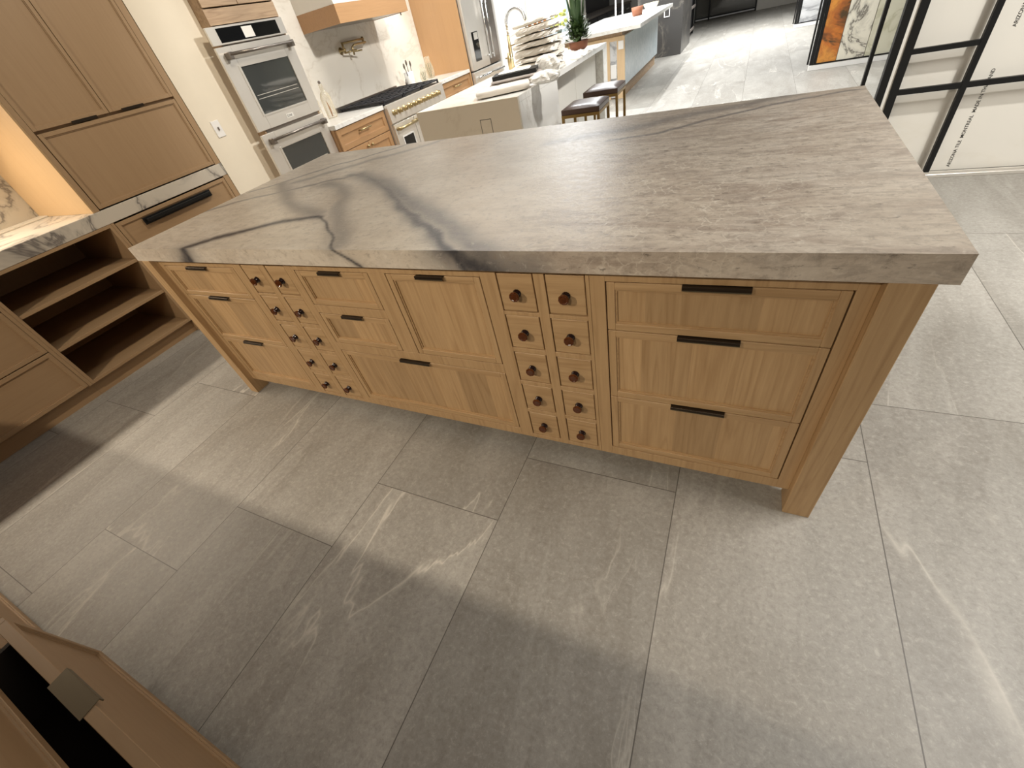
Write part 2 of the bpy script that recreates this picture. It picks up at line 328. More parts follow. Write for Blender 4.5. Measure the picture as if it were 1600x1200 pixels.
# ------------------------------------------------------------------ mesh helpers
class MB:
    def __init__(s): s.v = []; s.f = []; s.sm = []; s.mi = []; s.cur = 0
    def use(s, k): s.cur = k; return s
    def add(s, vs, fs, smooth=False):
        o = len(s.v); s.v += [tuple(v) for v in vs]
        for f in fs: s.f.append(tuple(i + o for i in f)); s.sm.append(smooth); s.mi.append(s.cur)
        return s
    def box(s, x0, x1, y0, y1, z0, z1, bev=0.0):
        x0, x1 = min(x0, x1), max(x0, x1); y0, y1 = min(y0, y1), max(y0, y1); z0, z1 = min(z0, z1), max(z0, z1)
        bev = min(bev, 0.45 * min(x1 - x0, y1 - y0, z1 - z0))
        if bev <= 0:
            vs = [(x, y, z) for z in (z0, z1) for y in (y0, y1) for x in (x0, x1)]
            return s.add(vs, [(0, 2, 3, 1), (4, 5, 7, 6), (0, 1, 5, 4), (2, 6, 7, 3), (0, 4, 6, 2), (1, 3, 7, 5)])
        bm = bmesh.new(); bmesh.ops.create_cube(bm, size=1)
        for v in bm.verts:
            v.co = Vector(((x0 + x1) / 2 + v.co.x * (x1 - x0), (y0 + y1) / 2 + v.co.y * (y1 - y0), (z0 + z1) / 2 + v.co.z * (z1 - z0)))
        bmesh.ops.bevel(bm, geom=list(bm.edges), offset=bev, segments=2 if bev > 0.004 else 1, affect='EDGES', profile=0.5)
        bm.verts.index_update()
        s.add([v.co[:] for v in bm.verts], [[v.index for v in f.verts] for f in bm.faces]); bm.free(); return s
    def ob(s, F, u0, u1, v0, v1, w0, w1, bev=0.0):
        k, b = F
        if k == 'front': return s.box(u0, u1, b - w1, b - w0, v0, v1, bev)
        if k == 'back': return s.box(u0, u1, b + w0, b + w1, v0, v1, bev)
        return s.box(b + w0, b + w1, u0, u1, v0, v1, bev)      # 'right' faces +x, u along y
    def prism(s, pts, vec):
        n = len(pts); vec = Vector(vec)
        vs = [Vector(p) for p in pts] + [Vector(p) + vec for p in pts]
        fs = [tuple(range(n - 1, -1, -1)), tuple(range(n, 2 * n))] + [(i, (i + 1) % n, n + (i + 1) % n, n + i) for i in range(n)]
        return s.add(vs, fs)
    def lathe(s, org, axis, prof, n=20, smooth=True):
        org = Vector(org); a = Vector(axis).normalized()
        e1 = a.orthogonal().normalized(); e2 = a.cross(e1)
        vs = []; fs = []
        for (r, h) in prof:
            for k in range(n):
                t = 2 * math.pi * k / n
                vs.append(org + a * h + (e1 * math.cos(t) + e2 * math.sin(t)) * r)
        for i in range(len(prof) - 1):
            for k in range(n):
                fs.append((i * n + k, i * n + (k + 1) % n, (i + 1) * n + (k + 1) % n, (i + 1) * n + k))
        fs.append(tuple(range(n - 1, -1, -1))); fs.append(tuple((len(prof) - 1) * n + k for k in range(n)))
        s.add(vs, fs, smooth); return s
    def cyl(s, p0, p1, r, n=16, smooth=True):
        p0 = Vector(p0); d = Vector(p1) - p0
        return s.lathe(p0, d, [(r, 0), (r, d.length)], n, smooth)
    def tube(s, pts, r, n=10):
        pts = [Vector(p) for p in pts]; vs = []; fs = []; e = None
        for i, p in enumerate(pts):
            d = (pts[min(i + 1, len(pts) - 1)] - pts[max(i - 1, 0)]).normalized()
            if e is None: e = d.orthogonal().normalized()
            e = (e - d * e.dot(d)).normalized(); g = d.cross(e)
            rr = r[i] if isinstance(r, (list, tuple)) else r
            for k in range(n):
                t = 2 * math.pi * k / n; vs.append(p + (e * math.cos(t) + g * math.sin(t)) * rr)
        for i in range(len(pts) - 1):
            for k in range(n): fs.append((i * n + k, i * n + (k + 1) % n, (i + 1) * n + (k + 1) % n, (i + 1) * n + k))
        fs.append(tuple(range(n - 1, -1, -1))); fs.append(tuple((len(pts) - 1) * n + k for k in range(n)))
        return s.add(vs, fs, True)
    def ball(s, c, rx, ry, rz, n=14, m=9):
        c = Vector(c); vs = [c + Vector((0, 0, -rz))]; fs = []
        for i in range(1, m):
            ph = -math.pi / 2 + math.pi * i / m
            for k in range(n):
                t = 2 * math.pi * k / n
                vs.append(c + Vector((rx * math.cos(ph) * math.cos(t), ry * math.cos(ph) * math.sin(t), rz * math.sin(ph))))
        vs.append(c + Vector((0, 0, rz))); last = len(vs) - 1
        for k in range(n):
            fs.append((0, 1 + (k + 1) % n, 1 + k)); fs.append((last, last - n + k, last - n + (k + 1) % n))
        for i in range(m - 2):
            for k in range(n): fs.append((1 + i * n + k, 1 + i * n + (k + 1) % n, 1 + (i + 1) * n + (k + 1) % n, 1 + (i + 1) * n + k))
        return s.add(vs, fs, True)

def origin_of(o):
    v = Vector((0, 0, 0))
    while o is not None: v += o.location; o = o.parent
    return v

def mesh_from(name, mb, mat, org):
    me = bpy.data.meshes.new(name)
    me.from_pydata([(v[0] - org.x, v[1] - org.y, v[2] - org.z) for v in mb.v], [], mb.f)
    me.polygons.foreach_set('use_smooth', mb.sm)
    for k in (mat if isinstance(mat, (list, tuple)) else [mat]): me.materials.append(k)
    if any(mb.mi): me.polygons.foreach_set('material_index', mb.mi)
    me.update()
    return me

def part(name, mb, mat, parent, label=None):
    o = bpy.data.objects.new(name, mesh_from(name, mb, mat, origin_of(parent)))
    COL.objects.link(o); o.parent = parent
    if label: o['label'] = label
    return o

def tag(o, label, cat, group=None):
    o['label'] = label; o['category'] = cat
    if group: o['group'] = group
    return o

def thing(name, label, cat, loc, group=None):
    o = bpy.data.objects.new(name, None); COL.objects.link(o); o.location = loc; o.empty_display_size = 0.1
    return tag(o, label, cat, group)

def single(name, mb, mat, label, cat, loc, group=None):
    loc = Vector(loc); o = bpy.data.objects.new(name, mesh_from(name, mb, mat, loc))
    COL.objects.link(o); o.location = loc
    return tag(o, label, cat, group)

def struct(name, mb, mat, parent=None):
    o = bpy.data.objects.new(name, mesh_from(name, mb, mat, Vector((0, 0, 0)))); COL.objects.link(o)
    o['kind'] = 'structure'
    if parent: o.parent = parent
    return o

def clone(o, off, parent=None):
    c = o.copy(); COL.objects.link(c)
    if parent is not None: c.parent = parent
    c.location = o.location + Vector(off)
    for ch in list(o.children):
        d = ch.copy(); COL.objects.link(d); d.parent = c
        for g in list(ch.children):
            e = g.copy(); COL.objects.link(e); e.parent = d
    return c

def text_mesh(name, body, size, mat, mw, parent, thick=0.0005, spacing=1.0):
    cu = bpy.data.curves.new(name, 'FONT'); cu.body = body; cu.size = size; cu.extrude = thick; cu.space_character = spacing; cu.offset = size * 0.014
    tmp = bpy.data.objects.new(name, cu); COL.objects.link(tmp)
    dg = bpy.context.evaluated_depsgraph_get(); dg.update()
    me = bpy.data.meshes.new_from_object(tmp.evaluated_get(dg)); bpy.data.objects.remove(tmp)
    org = origin_of(parent); me.transform(Matrix.Translation(-org) @ mw); me.materials.clear(); me.materials.append(mat)
    o = bpy.data.objects.new(name, me); COL.objects.link(o); o.parent = parent; return o

# ------------------------------------------------------------------ shell
struct('floor', MB().box(-2.6, 7.5, -4.0, 17.6, -0.05, 0), M['floor'])
struct('wall_left', MB().box(-2.12, -2.02, -3.0, 1.41, 0, 2.9), M['cream'])
struct('wall_pier', MB().box(-1.9, -1.19, 1.413, 1.86, 0, 2.9), M['cream'])
struct('wall_kitchen', MB().box(-1.80, -1.70, 1.861, 6.98, 0, 2.9), M['backsplash'])
struct('wall_back', MB().box(-2.6, 0.75, 17.2, 17.4, 0, 2.9).box(2.46, 7.5, 17.2, 17.4, 0, 2.9).box(0.75, 2.46, 17.2, 17.4, 2.3, 2.9), M['white'])
dw = struct('door_1', MB().box(0.78, 1.14, 17.22, 17.25, 0.09, 2.28).box(1.18, 2.42, 17.22, 17.25, 0.09, 2.28), M['smoke'])
struct('door_frame', MB().box(0.75, 0.78, 17.18, 17.26, 0, 2.3).box(1.14, 1.18, 17.18, 17.26, 0, 2.3).box(2.42, 2.46, 17.18, 17.26, 0, 2.3)
       .box(0.75, 2.46, 17.185, 17.255, 0.06, 0.09).box(0.75, 2.46, 17.185, 17.255, 2.26, 2.3), M['black'], dw)
struct('wall_storeroom', MB().box(0.2, 3.0, 18.4, 18.5, 0, 2.9), plain('taupe_wall', srgb(150, 144, 132), 0.6))
struct('wall_display', MB().box(-1.25, -0.98, 7.62, 11.2, 0, 2.9), M['white'])

# ------------------------------------------------------------------ shaker fronts
def shaker(F, u0, u1, v0, v1, parent, m_frame, m_panel, name='drawer', fw=0.022, th=0.02, rec=0.009, label=None, m_stile=None):
    mb = MB(); b = 0.0012
    if m_stile: m_frame = [m_frame, m_stile]; mb.use(1)
    mb.ob(F, u0, u0 + fw, v0, v1, 0, th, b).ob(F, u1 - fw, u1, v0, v1, 0, th, b)
    mb.use(0)
    mb.ob(F, u0 + fw, u1 - fw, v0, v0 + fw, 0, th, b).ob(F, u0 + fw, u1 - fw, v1 - fw, v1, 0, th, b)
    c = 0.005
    mb.ob(F, u0 + fw, u0 + fw + c, v0 + fw, v1 - fw, 0, th - rec * 0.5).ob(F, u1 - fw - c, u1 - fw, v0 + fw, v1 - fw, 0, th - rec * 0.5)
    mb.ob(F, u0 + fw + c, u1 - fw - c, v0 + fw, v0 + fw + c, 0, th - rec * 0.5).ob(F, u0 + fw + c, u1 - fw - c, v1 - fw - c, v1 - fw, 0, th - rec * 0.5)
    o = part(name, mb, m_frame, parent, label)
    part('panel', MB().ob(F, u0 + fw + c, u1 - fw - c, v0 + fw + c, v1 - fw - c, 0, th - rec), m_panel, o)
    return o

def edge_pull(F, uc, wdt, vtop, parent, w=0.02, mat=None, lip=0.0075):
    mb = MB(); a, b = uc - wdt / 2, uc + wdt / 2
    mb.ob(F, a, b, vtop, vtop + 0.0015, w - 0.012, w + 0.009)
    mb.ob(F, a, b, vtop - lip, vtop + 0.0015, w + 0.009, w + 0.0115, 0.0006)
    o = part('pull', mb, mat or M['bronze'], parent, 'dark bronze edge pull')
    part('pull_edge', MB().ob(F, a, b, vtop - lip - 0.0022, vtop - lip - 0.0001, w + 0.0085, w + 0.0125), M['bronze_tab'], o)
    return o

# ------------------------------------------------------------------ island cabinet
isl = thing('island_cabinet', 'long oak kitchen island cabinet with many drawers standing on four posts', 'kitchen island', (1.46, 0.68, 0))
Y0 = 0.03
FI = ('front', Y0 + 0.02)       # drawer fronts: w=0.02 is flush with the face frame front (y=Y0)
fr = MB(); b = 0.001
zb, zt = 0.09, 0.868
for x0, x1 in ((0.09, 0.1185), (0.6525, 0.708), (0.8275, 0.8635), (0.9835, 1.0305), (1.8605, 1.9155), (2.0365, 2.070), (2.1895, 2.2005), (2.2012, 2.2430), (2.7805, 2.817)):
    fr.box(x0, x1, Y0, Y0 + 0.03, zb, zt, b)
def rail(x0, x1, z0, z1): fr.box(x0, x1, Y0 + 0.0002, Y0 + 0.0298, z0, z1, 0.0006)
for x0, x1 in ((0.1185, 0.6525), (1.0305, 1.8605), (2.2430, 2.7805)):
    rail(x0, x1, 0.8305, zt); rail(x0, x1, zb, 0.1315)
for x0, x1 in ((0.708, 0.8275), (0.8635, 0.9835), (1.9155, 2.0365), (2.070, 2.1895)):
    rail(x0, x1, 0.8475, zt); rail(x0, x1, zb, 0.1105)
    for z0, z1 in ((0.6985, 0.7115), (0.5465, 0.5655), (0.3935, 0.4125), (0.2445, 0.2625)): rail(x0, x1, z0, z1)
rail(1.0305, 1.4075, 0.6355, 0.6735); rail(1.0305, 1.8605, 0.4365, 0.4775)
fr.box(1.4075, 1.4840, Y0, Y0 + 0.03, 0.4775, 0.8305, b)
part('face_frame', fr, wood('oak_face_frame', OL, OD, 'z', None, 0.8), isl)
part('carcass', MB().box(0.06, 2.86, 1.27, 1.30, 0.09, 0.868).box(0.06, 0.085, 0.09, 1.27, 0.09, 0.868).box(2.835, 2.86, 0.09, 1.27, 0.09, 0.868)
     .box(0.085, 2.835, 0.062, 1.27, 0.09, 0.108), M['oak_x'], isl)
part('gap_shade_sheet', MB().box(0.1, 2.82, 0.055, 0.061, 0.11, 0.86), M['shade_dark'], isl)  # dark sheet standing in for shade in the gaps around the fronts
for px0, px1, py0, py1 in ((0.028, 0.09, 0.0, 0.085), (2.817, 2.892, 0.0, 0.09), (0.028, 0.09, 1.29, 1.36), (2.817, 2.892, 1.29, 1.36)):
    part('post', MB().box(px0, px1, py0, py1, 0, 0.868, 0.0015), M['oak_z'], isl)
part('toe_base', MB().box(0.16, 2.76, 0.30, 1.2, 0.0, 0.09), M['shade_dark'], isl)  # coloured dark for the shade beneath the cabinet
def idrawer(x0, x1, z0, z1, pw):
    d = shaker(FI, x0, x1, z0, z1, isl, M['oak_x'], M['oak_panel'], m_stile=M['oak_z'])
    edge_pull(FI, (x0 + x1) / 2 + 0.0, pw, z1, d); return d
for z0, z1 in ((0.6745, 0.8275), (0.4045, 0.6710), (0.1345, 0.4010)):
    idrawer(0.1215, 0.6495, z0, z1, 0.150); idrawer(2.2465, 2.777, z0, z1, 0.152)
idrawer(1.034, 1.4045, 0.6765, 0.8275, 0.110); idrawer(1.034, 1.4045, 0.4805, 0.6325, 0.110)
idrawer(1.4875, 1.8575, 0.4805, 0.8275, 0.110); idrawer(1.034, 1.8575, 0.1345, 0.4335, 0.150)
# twenty small spice drawers, each with its own knob
sd0 = None
rows = ((0.714, 0.845), (0.568, 0.696), (0.415, 0.544), (0.265, 0.391), (0.113, 0.242))
for cx in (0.7105, 0.866, 1.918, 2.0725):
    for (z0, z1) in rows:
        if sd0 is None:
            sd0 = part('spice_drawer', MB().ob(FI, 0.7110, 0.8245, 0.7160, 0.8435, 0, 0.0185, 0.0015), M['oak_x'], isl)
            kc = (0.7678, Y0 + 0.001, 0.7795)
            kn = part('knob', MB().lathe(kc, (0, -1, 0), [(0.004, 0.017), (0.012, 0.0172), (0.0155, 0.0185), (0.0168, 0.022), (0.0158, 0.0255), (0.013, 0.0265), (0.0105, 0.0245), (0.001, 0.0245)], 10, False), M['knob'], sd0, 'amber resin knob')
            part('knob_base', MB().lathe(kc, (0, -1, 0), [(0.0135, 0), (0.0135, 0.003), (0.0105, 0.0045), (0.0105, 0.0165), (0.0085, 0.0168)], 12), M['knob_dark'], sd0, 'dark brown knob base')
        else:
            clone(sd0, (cx - 0.7105, 0, (z0 + z1) / 2 - 0.7795), isl)

# ------------------------------------------------------------------ island countertop with its own veins
W_, D_, ZT, TH = 2.922, 1.373, 0.93, 0.062
def seg_dist(P, pts):
    best = np.full(len(P), 1e9); along = np.zeros(len(P))
    pts = np.array(pts, float)
    seg = np.linalg.norm(np.diff(pts, axis=0), axis=1); cum = np.concatenate([[0], np.cumsum(seg)]); tot = cum[-1]
    for i in range(len(pts) - 1):
        a, bb = pts[i], pts[i + 1]; d = bb - a
        t = np.clip(((P - a) @ d) / (d @ d), 0, 1)
        q = a + t[:, None] * d; dd = np.linalg.norm(P - q, axis=1)
        k = dd < best; best[k] = dd[k]; along[k] = (cum[i] + t[k] * seg[i]) / tot
    return best, along
rng = np.random.RandomState(3)
def wob(P, amp, fr_, seed):
    r = np.random.RandomState(seed); o = np.zeros_like(P)
    for k in range(5):
        a = r.uniform(0, 2 * np.pi, 4); f = fr_ * (1.7 ** k); g = amp / (1.6 ** k)
        th = r.uniform(0, np.pi); u = P[:, 0] * np.cos(th) + P[:, 1] * np.sin(th)
        o[:, 0] += g * np.sin(u * f + a[0]); o[:, 1] += g * np.sin(u * f * 1.1 + a[1])
    return o
def counter_mesh():
    h = 0.006; nx = int(W_ / h); ny = int(D_ / h); nz = 10
    vs = []; un = []; fs = []
    def grid(fn, n1, n2, flip=False):
        o = len(vs)
        for j in range(n2 + 1):
            for i in range(n1 + 1):
                p, q = fn(i / n1, j / n2); vs.append(p); un.append(q)
        for j in range(n2):
            for i in range(n1):
                a = o + j * (n1 + 1) + i; f = (a, a + 1, a + n1 + 2, a + n1 + 1)
                fs.append(f[::-1] if flip else f)
    grid(lambda u, v: ((u * W_, v * D_, ZT), (u * W_, v * D_)), nx, ny)
    grid(lambda u, v: ((u * W_, 0, ZT - TH + v * TH), (u * W_, -(1 - v) * TH)), nx, nz)
    grid(lambda u, v: ((W_, u * D_, ZT - TH + v * TH), (W_ + (1 - v) * TH, u * D_)), ny, nz)
    grid(lambda u, v: ((0, u * D_, ZT - TH + v * TH), (-(1 - v) * TH, u * D_)), ny, nz, True)
    grid(lambda u, v: ((u * W_, D_, ZT - TH + v * TH), (u * W_, D_ + (1 - v) * TH)), nx, nz, True)
    grid(lambda u, v: ((u * W_, v * D_, ZT - TH), (u * W_, v * D_)), 8, 4, True)
    V = np.array(vs); U = np.array(un)
    me = bpy.data.meshes.new('stone_countertop'); org = np.array([1.46, 0.68, ZT - TH])
    me.from_pydata((V - org).tolist(), [], fs); me.materials.append(M['quartzite'])
    Q = U + wob(U, 0.006, 22, 1)
    Qs = U + wob(U, 0.012, 9, 2)
    line = lambda P, pts, wd, soft=1.0: np.exp(-(seg_dist(P, pts)[0] / wd) ** 2 * soft)
    dark = np.zeros(len(V)); haze = np.zeros(len(V))
    # first dark vein: broad on the left, thin crack after its bend
    V1 = [(0.43, -0.07), (0.442, 0.01), (0.655, 0.175), (0.833, 0.267), (0.936, 0.296), (1.005, 0.283)]
    d, a = seg_dist(Q, V1); wd = 0.011 + 0.020 * (1 - a) ; dark = np.maximum(dark, 1.0 * np.exp(-(d / wd) ** 2))
    haze = np.maximum(haze, 0.75 * np.exp(-(d / 0.03) ** 2))
    V1b = [(1.005, 0.283), (1.06, 0.24), (1.147, 0.182), (1.213, 0.133), (1.29, 0.05), (1.345, -0.005), (1.379, -0.031), (1.42, -0.07)]
    dark = np.maximum(dark, 0.95 * line(Q, V1b, 0.0055)); haze = np.maximum(haze, 0.35 * line(Q, V1b, 0.02))
    blob = [(0.40, -0.08), (0.45, -0.005)]
    dark = np.maximum(dark, 0.95 * line(Q, blob, 0.028)); haze = np.maximum(haze, 0.6 * line(Q, blob, 0.09))
    # second broad grey vein
    V2 = [(0.68, 0.841), (0.89, 0.769), (1.2, 0.515), (1.388, 0.353), (1.56, 0.208), (1.707, 0.081), (1.79, 0.0), (1.85, -0.07)]
    V2r = [(0.765, 0.833), (1.07, 0.647), (1.304, 0.472), (1.501, 0.317), (1.706, 0.169), (1.88, 0.03), (1.98, -0.07)]
    d, a = seg_dist(Q, V2); haze = np.maximum(haze, (0.75 + 0.3 * a) * np.exp(-(d / 0.034) ** 2))
    dark = np.maximum(dark, (0.22 + 0.65 * a ** 2) * np.exp(-(d / 0.011) ** 2))
    d2, a2 = seg_dist(Q, V2r); haze = np.maximum(haze, 0.85 * np.exp(-(d2 / 0.055) ** 2))
    band = [(1.80, 0.0), (1.86, -0.03), (1.95, -0.07)]
    dark = np.maximum(dark, 0.9 * line(Q, band, 0.030) * (U[:, 1] < 0.001)); haze = np.maximum(haze, 0.8 * line(Q, [(1.75, 0.0), (1.85, -0.04), (2.05, -0.07)], 0.07) * (U[:, 1] < 0.001))
    # flowing soft bands
    for pts, wd, am in (([(-0.05, 0.37), (0.017, 0.428), (0.147, 0.542), (0.306, 0.635), (0.473, 0.719), (0.616, 0.781), (0.75, 0.835)], 0.016, 0.85),
                        ([(0.05, 0.70), (0.112, 0.764), (0.196, 0.857), (0.37, 1.049), (0.545, 1.174), (0.684, 1.355), (0.75, 1.40)], 0.012, 0.95),
                        ([(0.30, 0.80), (0.55, 1.0), (0.8, 1.2), (1.0, 1.4)], 0.03, 0.6),
                        ([(0.197, 0.814), (0.457, 0.615), (0.567, 0.513), (0.822, 0.376), (0.957, 0.308)], 0.045, 0.66),
                        ([(0.61, 0.724), (0.785, 0.658), (0.945, 0.517), (1.01, 0.388), (1.133, 0.244), (1.272, 0.098), (1.328, 0.015)], 0.045, 0.6),
                        ([(2.03, 0.978), (2.221, 1.031), (2.43, 1.133), (2.583, 1.238), (2.734, 1.284), (2.9, 1.33)], 0.013, 0.8),
                        ([(1.75, 1.05), (2.15, 1.16), (2.5, 1.30), (2.7, 1.39)], 0.05, 0.6)):
        haze = np.maximum(haze, am * line(Qs, pts, wd))
    bx = np.clip((U[:, 0] - 1.75) / 0.55, 0, 1); brown = bx * bx * (3 - 2 * bx)
    brown = np.maximum(brown, 0.25 * np.clip(1 - U[:, 0] / 1.2, 0, 1))
    pale = np.clip(1 - np.abs(U[:, 0] - 2.35) / 0.75, 0, 1) * np.clip(1.25 - np.abs(U[:, 1] - 0.32) / 0.55, 0, 1)
    for nme, arr in (('dark', dark), ('haze', haze), ('brown', brown), ('pale', pale)):
        at = me.attributes.new(nme, 'FLOAT', 'POINT'); at.data.foreach_set('value', arr.astype(np.float32))
    at = me.attributes.new('unfold', 'FLOAT_VECTOR', 'POINT')
    at.data.foreach_set('vector', np.column_stack([U, np.zeros(len(U))]).astype(np.float32).ravel())
    me.update(); o = bpy.data.objects.new('stone_countertop', me); COL.objects.link(o); o.location = org
    return o
tag(counter_mesh(), 'thick leathered beige and grey veined stone slab on top of the oak island', 'countertop')

# ------------------------------------------------------------------ left cabinet run (faces +x at x=-1.19)
XF = -1.19
FL = ('right', XF - 0.02)
tc = thing('tall_cabinet', 'tall beige cabinet with two upper doors over a lift-up panel, standing on the left counter', 'cabinet', (-1.6, 0.93, 0.957))
mb = MB().box(-2.0, XF, 0.436, 0.464, 0.957, 2.88, 0.001).box(-2.0, XF, 1.362, 1.408, 0.957, 2.88, 0.001).box(-2.0, XF - 0.021, 0.464, 1.362, 1.395, 1.415).box(-2.0, -1.98, 0.464, 1.362, 0.957, 2.88)
part('carcass', mb, M['beige_z'], tc)
part('niche_side_panel', MB().box(-2.0, XF - 0.001, 0.424, 0.4355, 0.957, 2.88), wood('pale_maple', srgb(186, 156, 116), srgb(174, 143, 104), 'z', None, 0.5), tc, 'pale wood side panel lit by the niche')
for u0, u1, up_ in ((0.466, 0.905, 0.75), (0.909, 1.360, 1.06)):
    dr = shaker(FL, u0, u1, 1.413, 2.86, tc, M['beige_z'], M['beige_z'], 'door', 0.022)
    part('pull', MB().ob(FL, up_ - 0.075, up_ + 0.075, 1.404, 1.419, 0.02, 0.026, 0.001), M['bronze'], dr, 'dark edge pull')
shaker(FL, 0.470, 1.358, 0.964, 1.398, tc, M['beige_z'], M['beige_z'], 'lift_up_panel', 0.022)
uc = thing('wall_cabinet', 'upper wall cabinet closing the lit niche at the far left', 'cabinet', (-1.6, -0.5, 1.68))
part('carcass', MB().box(-2.0, XF - 0.02, -2.2, 0.42, 1.68, 2.88), M['beige_z'], uc)
ct = single('counter_slab', MB().box(-2.0, XF + 0.002, -2.2, 1.409, 0.872, 0.956, 0.002), slabmat('grey_veined_counter', srgb(206, 198, 184), srgb(92, 88, 88), 1.7, 0.85, 0.3, 0.016, 0.9),
            'thick pale veined stone counter along the left cabinet run', 'countertop', (-1.6, 0, 0.872))
lg = single('counter_ledge', MB().box(-2.0, -1.86, -2.2, 0.4235, 0.9565, 0.966, 0.002), slabmat('pale_ledge_stone', srgb(214, 206, 190), srgb(150, 142, 132), 1.7, 0.4, 0.3, 0.016),
            'low stone ledge at the back of the left counter inside the niche', 'ledge', (-1.93, -0.9, 0.9565))
single('stone_backsplash', MB().box(-2.018, -2.0005, -2.2, 0.4235, 0.957, 1.679), slabmat('beige_veined_splashback', srgb(190, 180, 162), srgb(92, 86, 80), 1.9, 0.8, 0.35, 0.02, 0.8),
       'beige marble backsplash with dark grey veins inside the left niche', 'backsplash', (-2.01, -0.9, 0.957))
dcb = thing('drawer_cabinet', 'beige base drawer cabinet with a long black bar handle below the tall cabinet', 'cabinet', (-1.6, 0.93, 0))
part('carcass', MB().box(-1.95, XF, 0.462, 0.480, 0.0, 0.871, 0.001).box(-1.95, XF, 1.366, 1.408, 0.0, 0.871, 0.001).box(-1.95, -1.93, 0.48, 1.366, 0.1, 0.871).box(-1.95, XF - 0.045, 0.48, 1.366, 0.0, 0.105), M['beige_z'], dcb)
d1 = shaker(FL, 0.484, 1.362, 0.622, 0.862, dcb, M['beige_y'], M['beige_y'], 'drawer', 0.024)
part('bar_handle', MB().ob(FL, 0.645, 1.195, 0.785, 0.830, 0.02, 0.026, 0.001).ob(FL, 0.66, 1.18, 0.800, 0.822, 0.040, 0.052, 0.003).ob(FL, 0.66, 0.675, 0.802, 0.820, 0.026, 0.042).ob(FL, 1.165, 1.18, 0.802, 0.820, 0.026, 0.042), M['black'], d1, 'long black bar handle')
for z0, z1 in ((0.364, 0.618), (0.108, 0.360)): shaker(FL, 0.484, 1.362, z0, z1, dcb, M['beige_y'], M['beige_y'], 'drawer', 0.024)
sh = thing('open_shelf_cabinet', 'beige open base cabinet with three empty shelves beside the island', 'cabinet', (-1.6, 0.08, 0))
part('side_panel', MB().box(-1.95, XF, -0.298, -0.280, 0.1, 0.871, 0.001), M['beige_z'], sh)
part('side_panel', MB().box(-1.95, XF, 0.443, 0.461, 0.1, 0.871, 0.001), M['beige_z'], sh)
part('back_panel', MB().box(-1.95, -1.93, -0.28, 0.443, 0.1, 0.871), M['beige_z'], sh)
part('top_rail', MB().box(-1.93, XF, -0.28, 0.443, 0.852, 0.871, 0.001), M['beige_y'], sh)
for z in (0.612, 0.362, 0.100): part('shelf', MB().box(-1.929, XF - (0.0 if z < 0.2 else 0.004), -0.2795, 0.4425, z, z + 0.021, 0.001), M['beige_y'], sh)
part('toe_kick', MB().box(-1.95, XF - 0.045, -0.298, 0.461, 0, 0.0995), M['beige_y'], sh)
bc = thing('drawer_cabinet', 'beige base cabinet with two deep plain drawers left of the open shelves', 'cabinet', (-1.6, -0.85, 0))
part('carcass', MB().box(-1.95, XF, -0.318, -0.299, 0.1, 0.871, 0.001).box(-1.95, XF, -1.42, -1.40, 0.1, 0.871, 0.001).box(-1.95, -1.93, -1.4, -0.318, 0.1, 0.871).box(-1.93, XF - 0.021, -1.4, -0.318, 0.392, 0.404), M['beige_z'], bc)
shaker(FL, -1.398, -0.320, 0.106, 0.393, bc, M['beige_y'], M['beige_y'], 'drawer', 0.024)
shaker(FL, -1.398, -0.320, 0.399, 0.690, bc, M['beige_y'], M['beige_y'], 'drawer', 0.024)
shaker(FL, -1.398, -0.320, 0.696, 0.866, bc, M['beige_y'], M['beige_y'], 'drawer', 0.024)
part('toe_kick', MB().box(-1.95, XF - 0.045, -1.42, -0.299, 0, 0.0995), M['beige_y'], bc)

# switch plate on the cream pier
sw = thing('switch_plate', 'white switch plate on the cream wall between tall cabinet and ovens', 'switch', (XF, 1.546, 1.16))
part('plate', MB().ob(('right', XF), 1.510, 1.580, 1.105, 1.215, 0.0005, 0.006, 0.002), M['whitegloss'], sw)
part('toggle', MB().ob(('right', XF), 1.541, 1.549, 1.150, 1.172, 0.006, 0.016, 0.001), M['steel_dark'], sw)

# ------------------------------------------------------------------ near cabinet (faces +y), bottom drawer pulled open
FN = ('back', -1.312)
nc = thing('drawer_cabinet', 'beige base cabinet in the near left corner with its bottom drawer pulled open', 'cabinet', (1.8, -1.6, 0))
part('carcass', MB().box(0.79, 0.81, -1.9, -1.29, 0.1, 0.871).box(2.78, 2.80, -1.9, -1.29, 0.1, 0.871).box(0.81, 2.78, -1.9, -1.88, 0.1, 0.871).box(0.81, 2.78, -1.88, -1.313, 0.1, 0.115), M['beige_z'], nc)
part('toe_kick', MB().box(0.79, 2.80, -1.9, -1.34, 0, 0.0995), M['beige_x'], nc)
FO = ('back', -1.236)
od = shaker(FO, 0.832, 2.775, 0.106, 0.433, nc, M['beige_x'], M['beige_x'], 'drawer', 0.022, 0.026)
part('drawer_box', MB().box(0.86, 2.75, -1.75, -1.737, 0.13, 0.38).box(0.86, 0.875, -1.737, -1.2365, 0.13, 0.38).box(2.735, 2.75, -1.737, -1.2365, 0.13, 0.38).box(0.875, 2.735, -1.737, -1.2365, 0.13, 0.142), M['shade_dark'], od)  # box coloured dark for the shade inside the open drawer
part('pull', MB().ob(FO, 1.203, 1.370, 0.433, 0.4345, -0.006, 0.036).ob(FO, 1.203, 1.370, 0.421, 0.4345, 0.035, 0.038, 0.0008), M['bronze_tab'], od, 'aged bronze edge pull')
shaker(FN, 0.832, 2.775, 0.439, 0.672, nc, M['beige_x'], M['beige_x'], 'drawer', 0.022)
shaker(FN, 0.832, 2.775, 0.678, 0.864, nc, M['beige_x'], M['beige_x'], 'drawer', 0.022)
np_ = thing('end_cabinet', 'beige cabinet end standing on the floor beyond the opened near drawer', 'cabinet', (0.2, -1.6, 0))
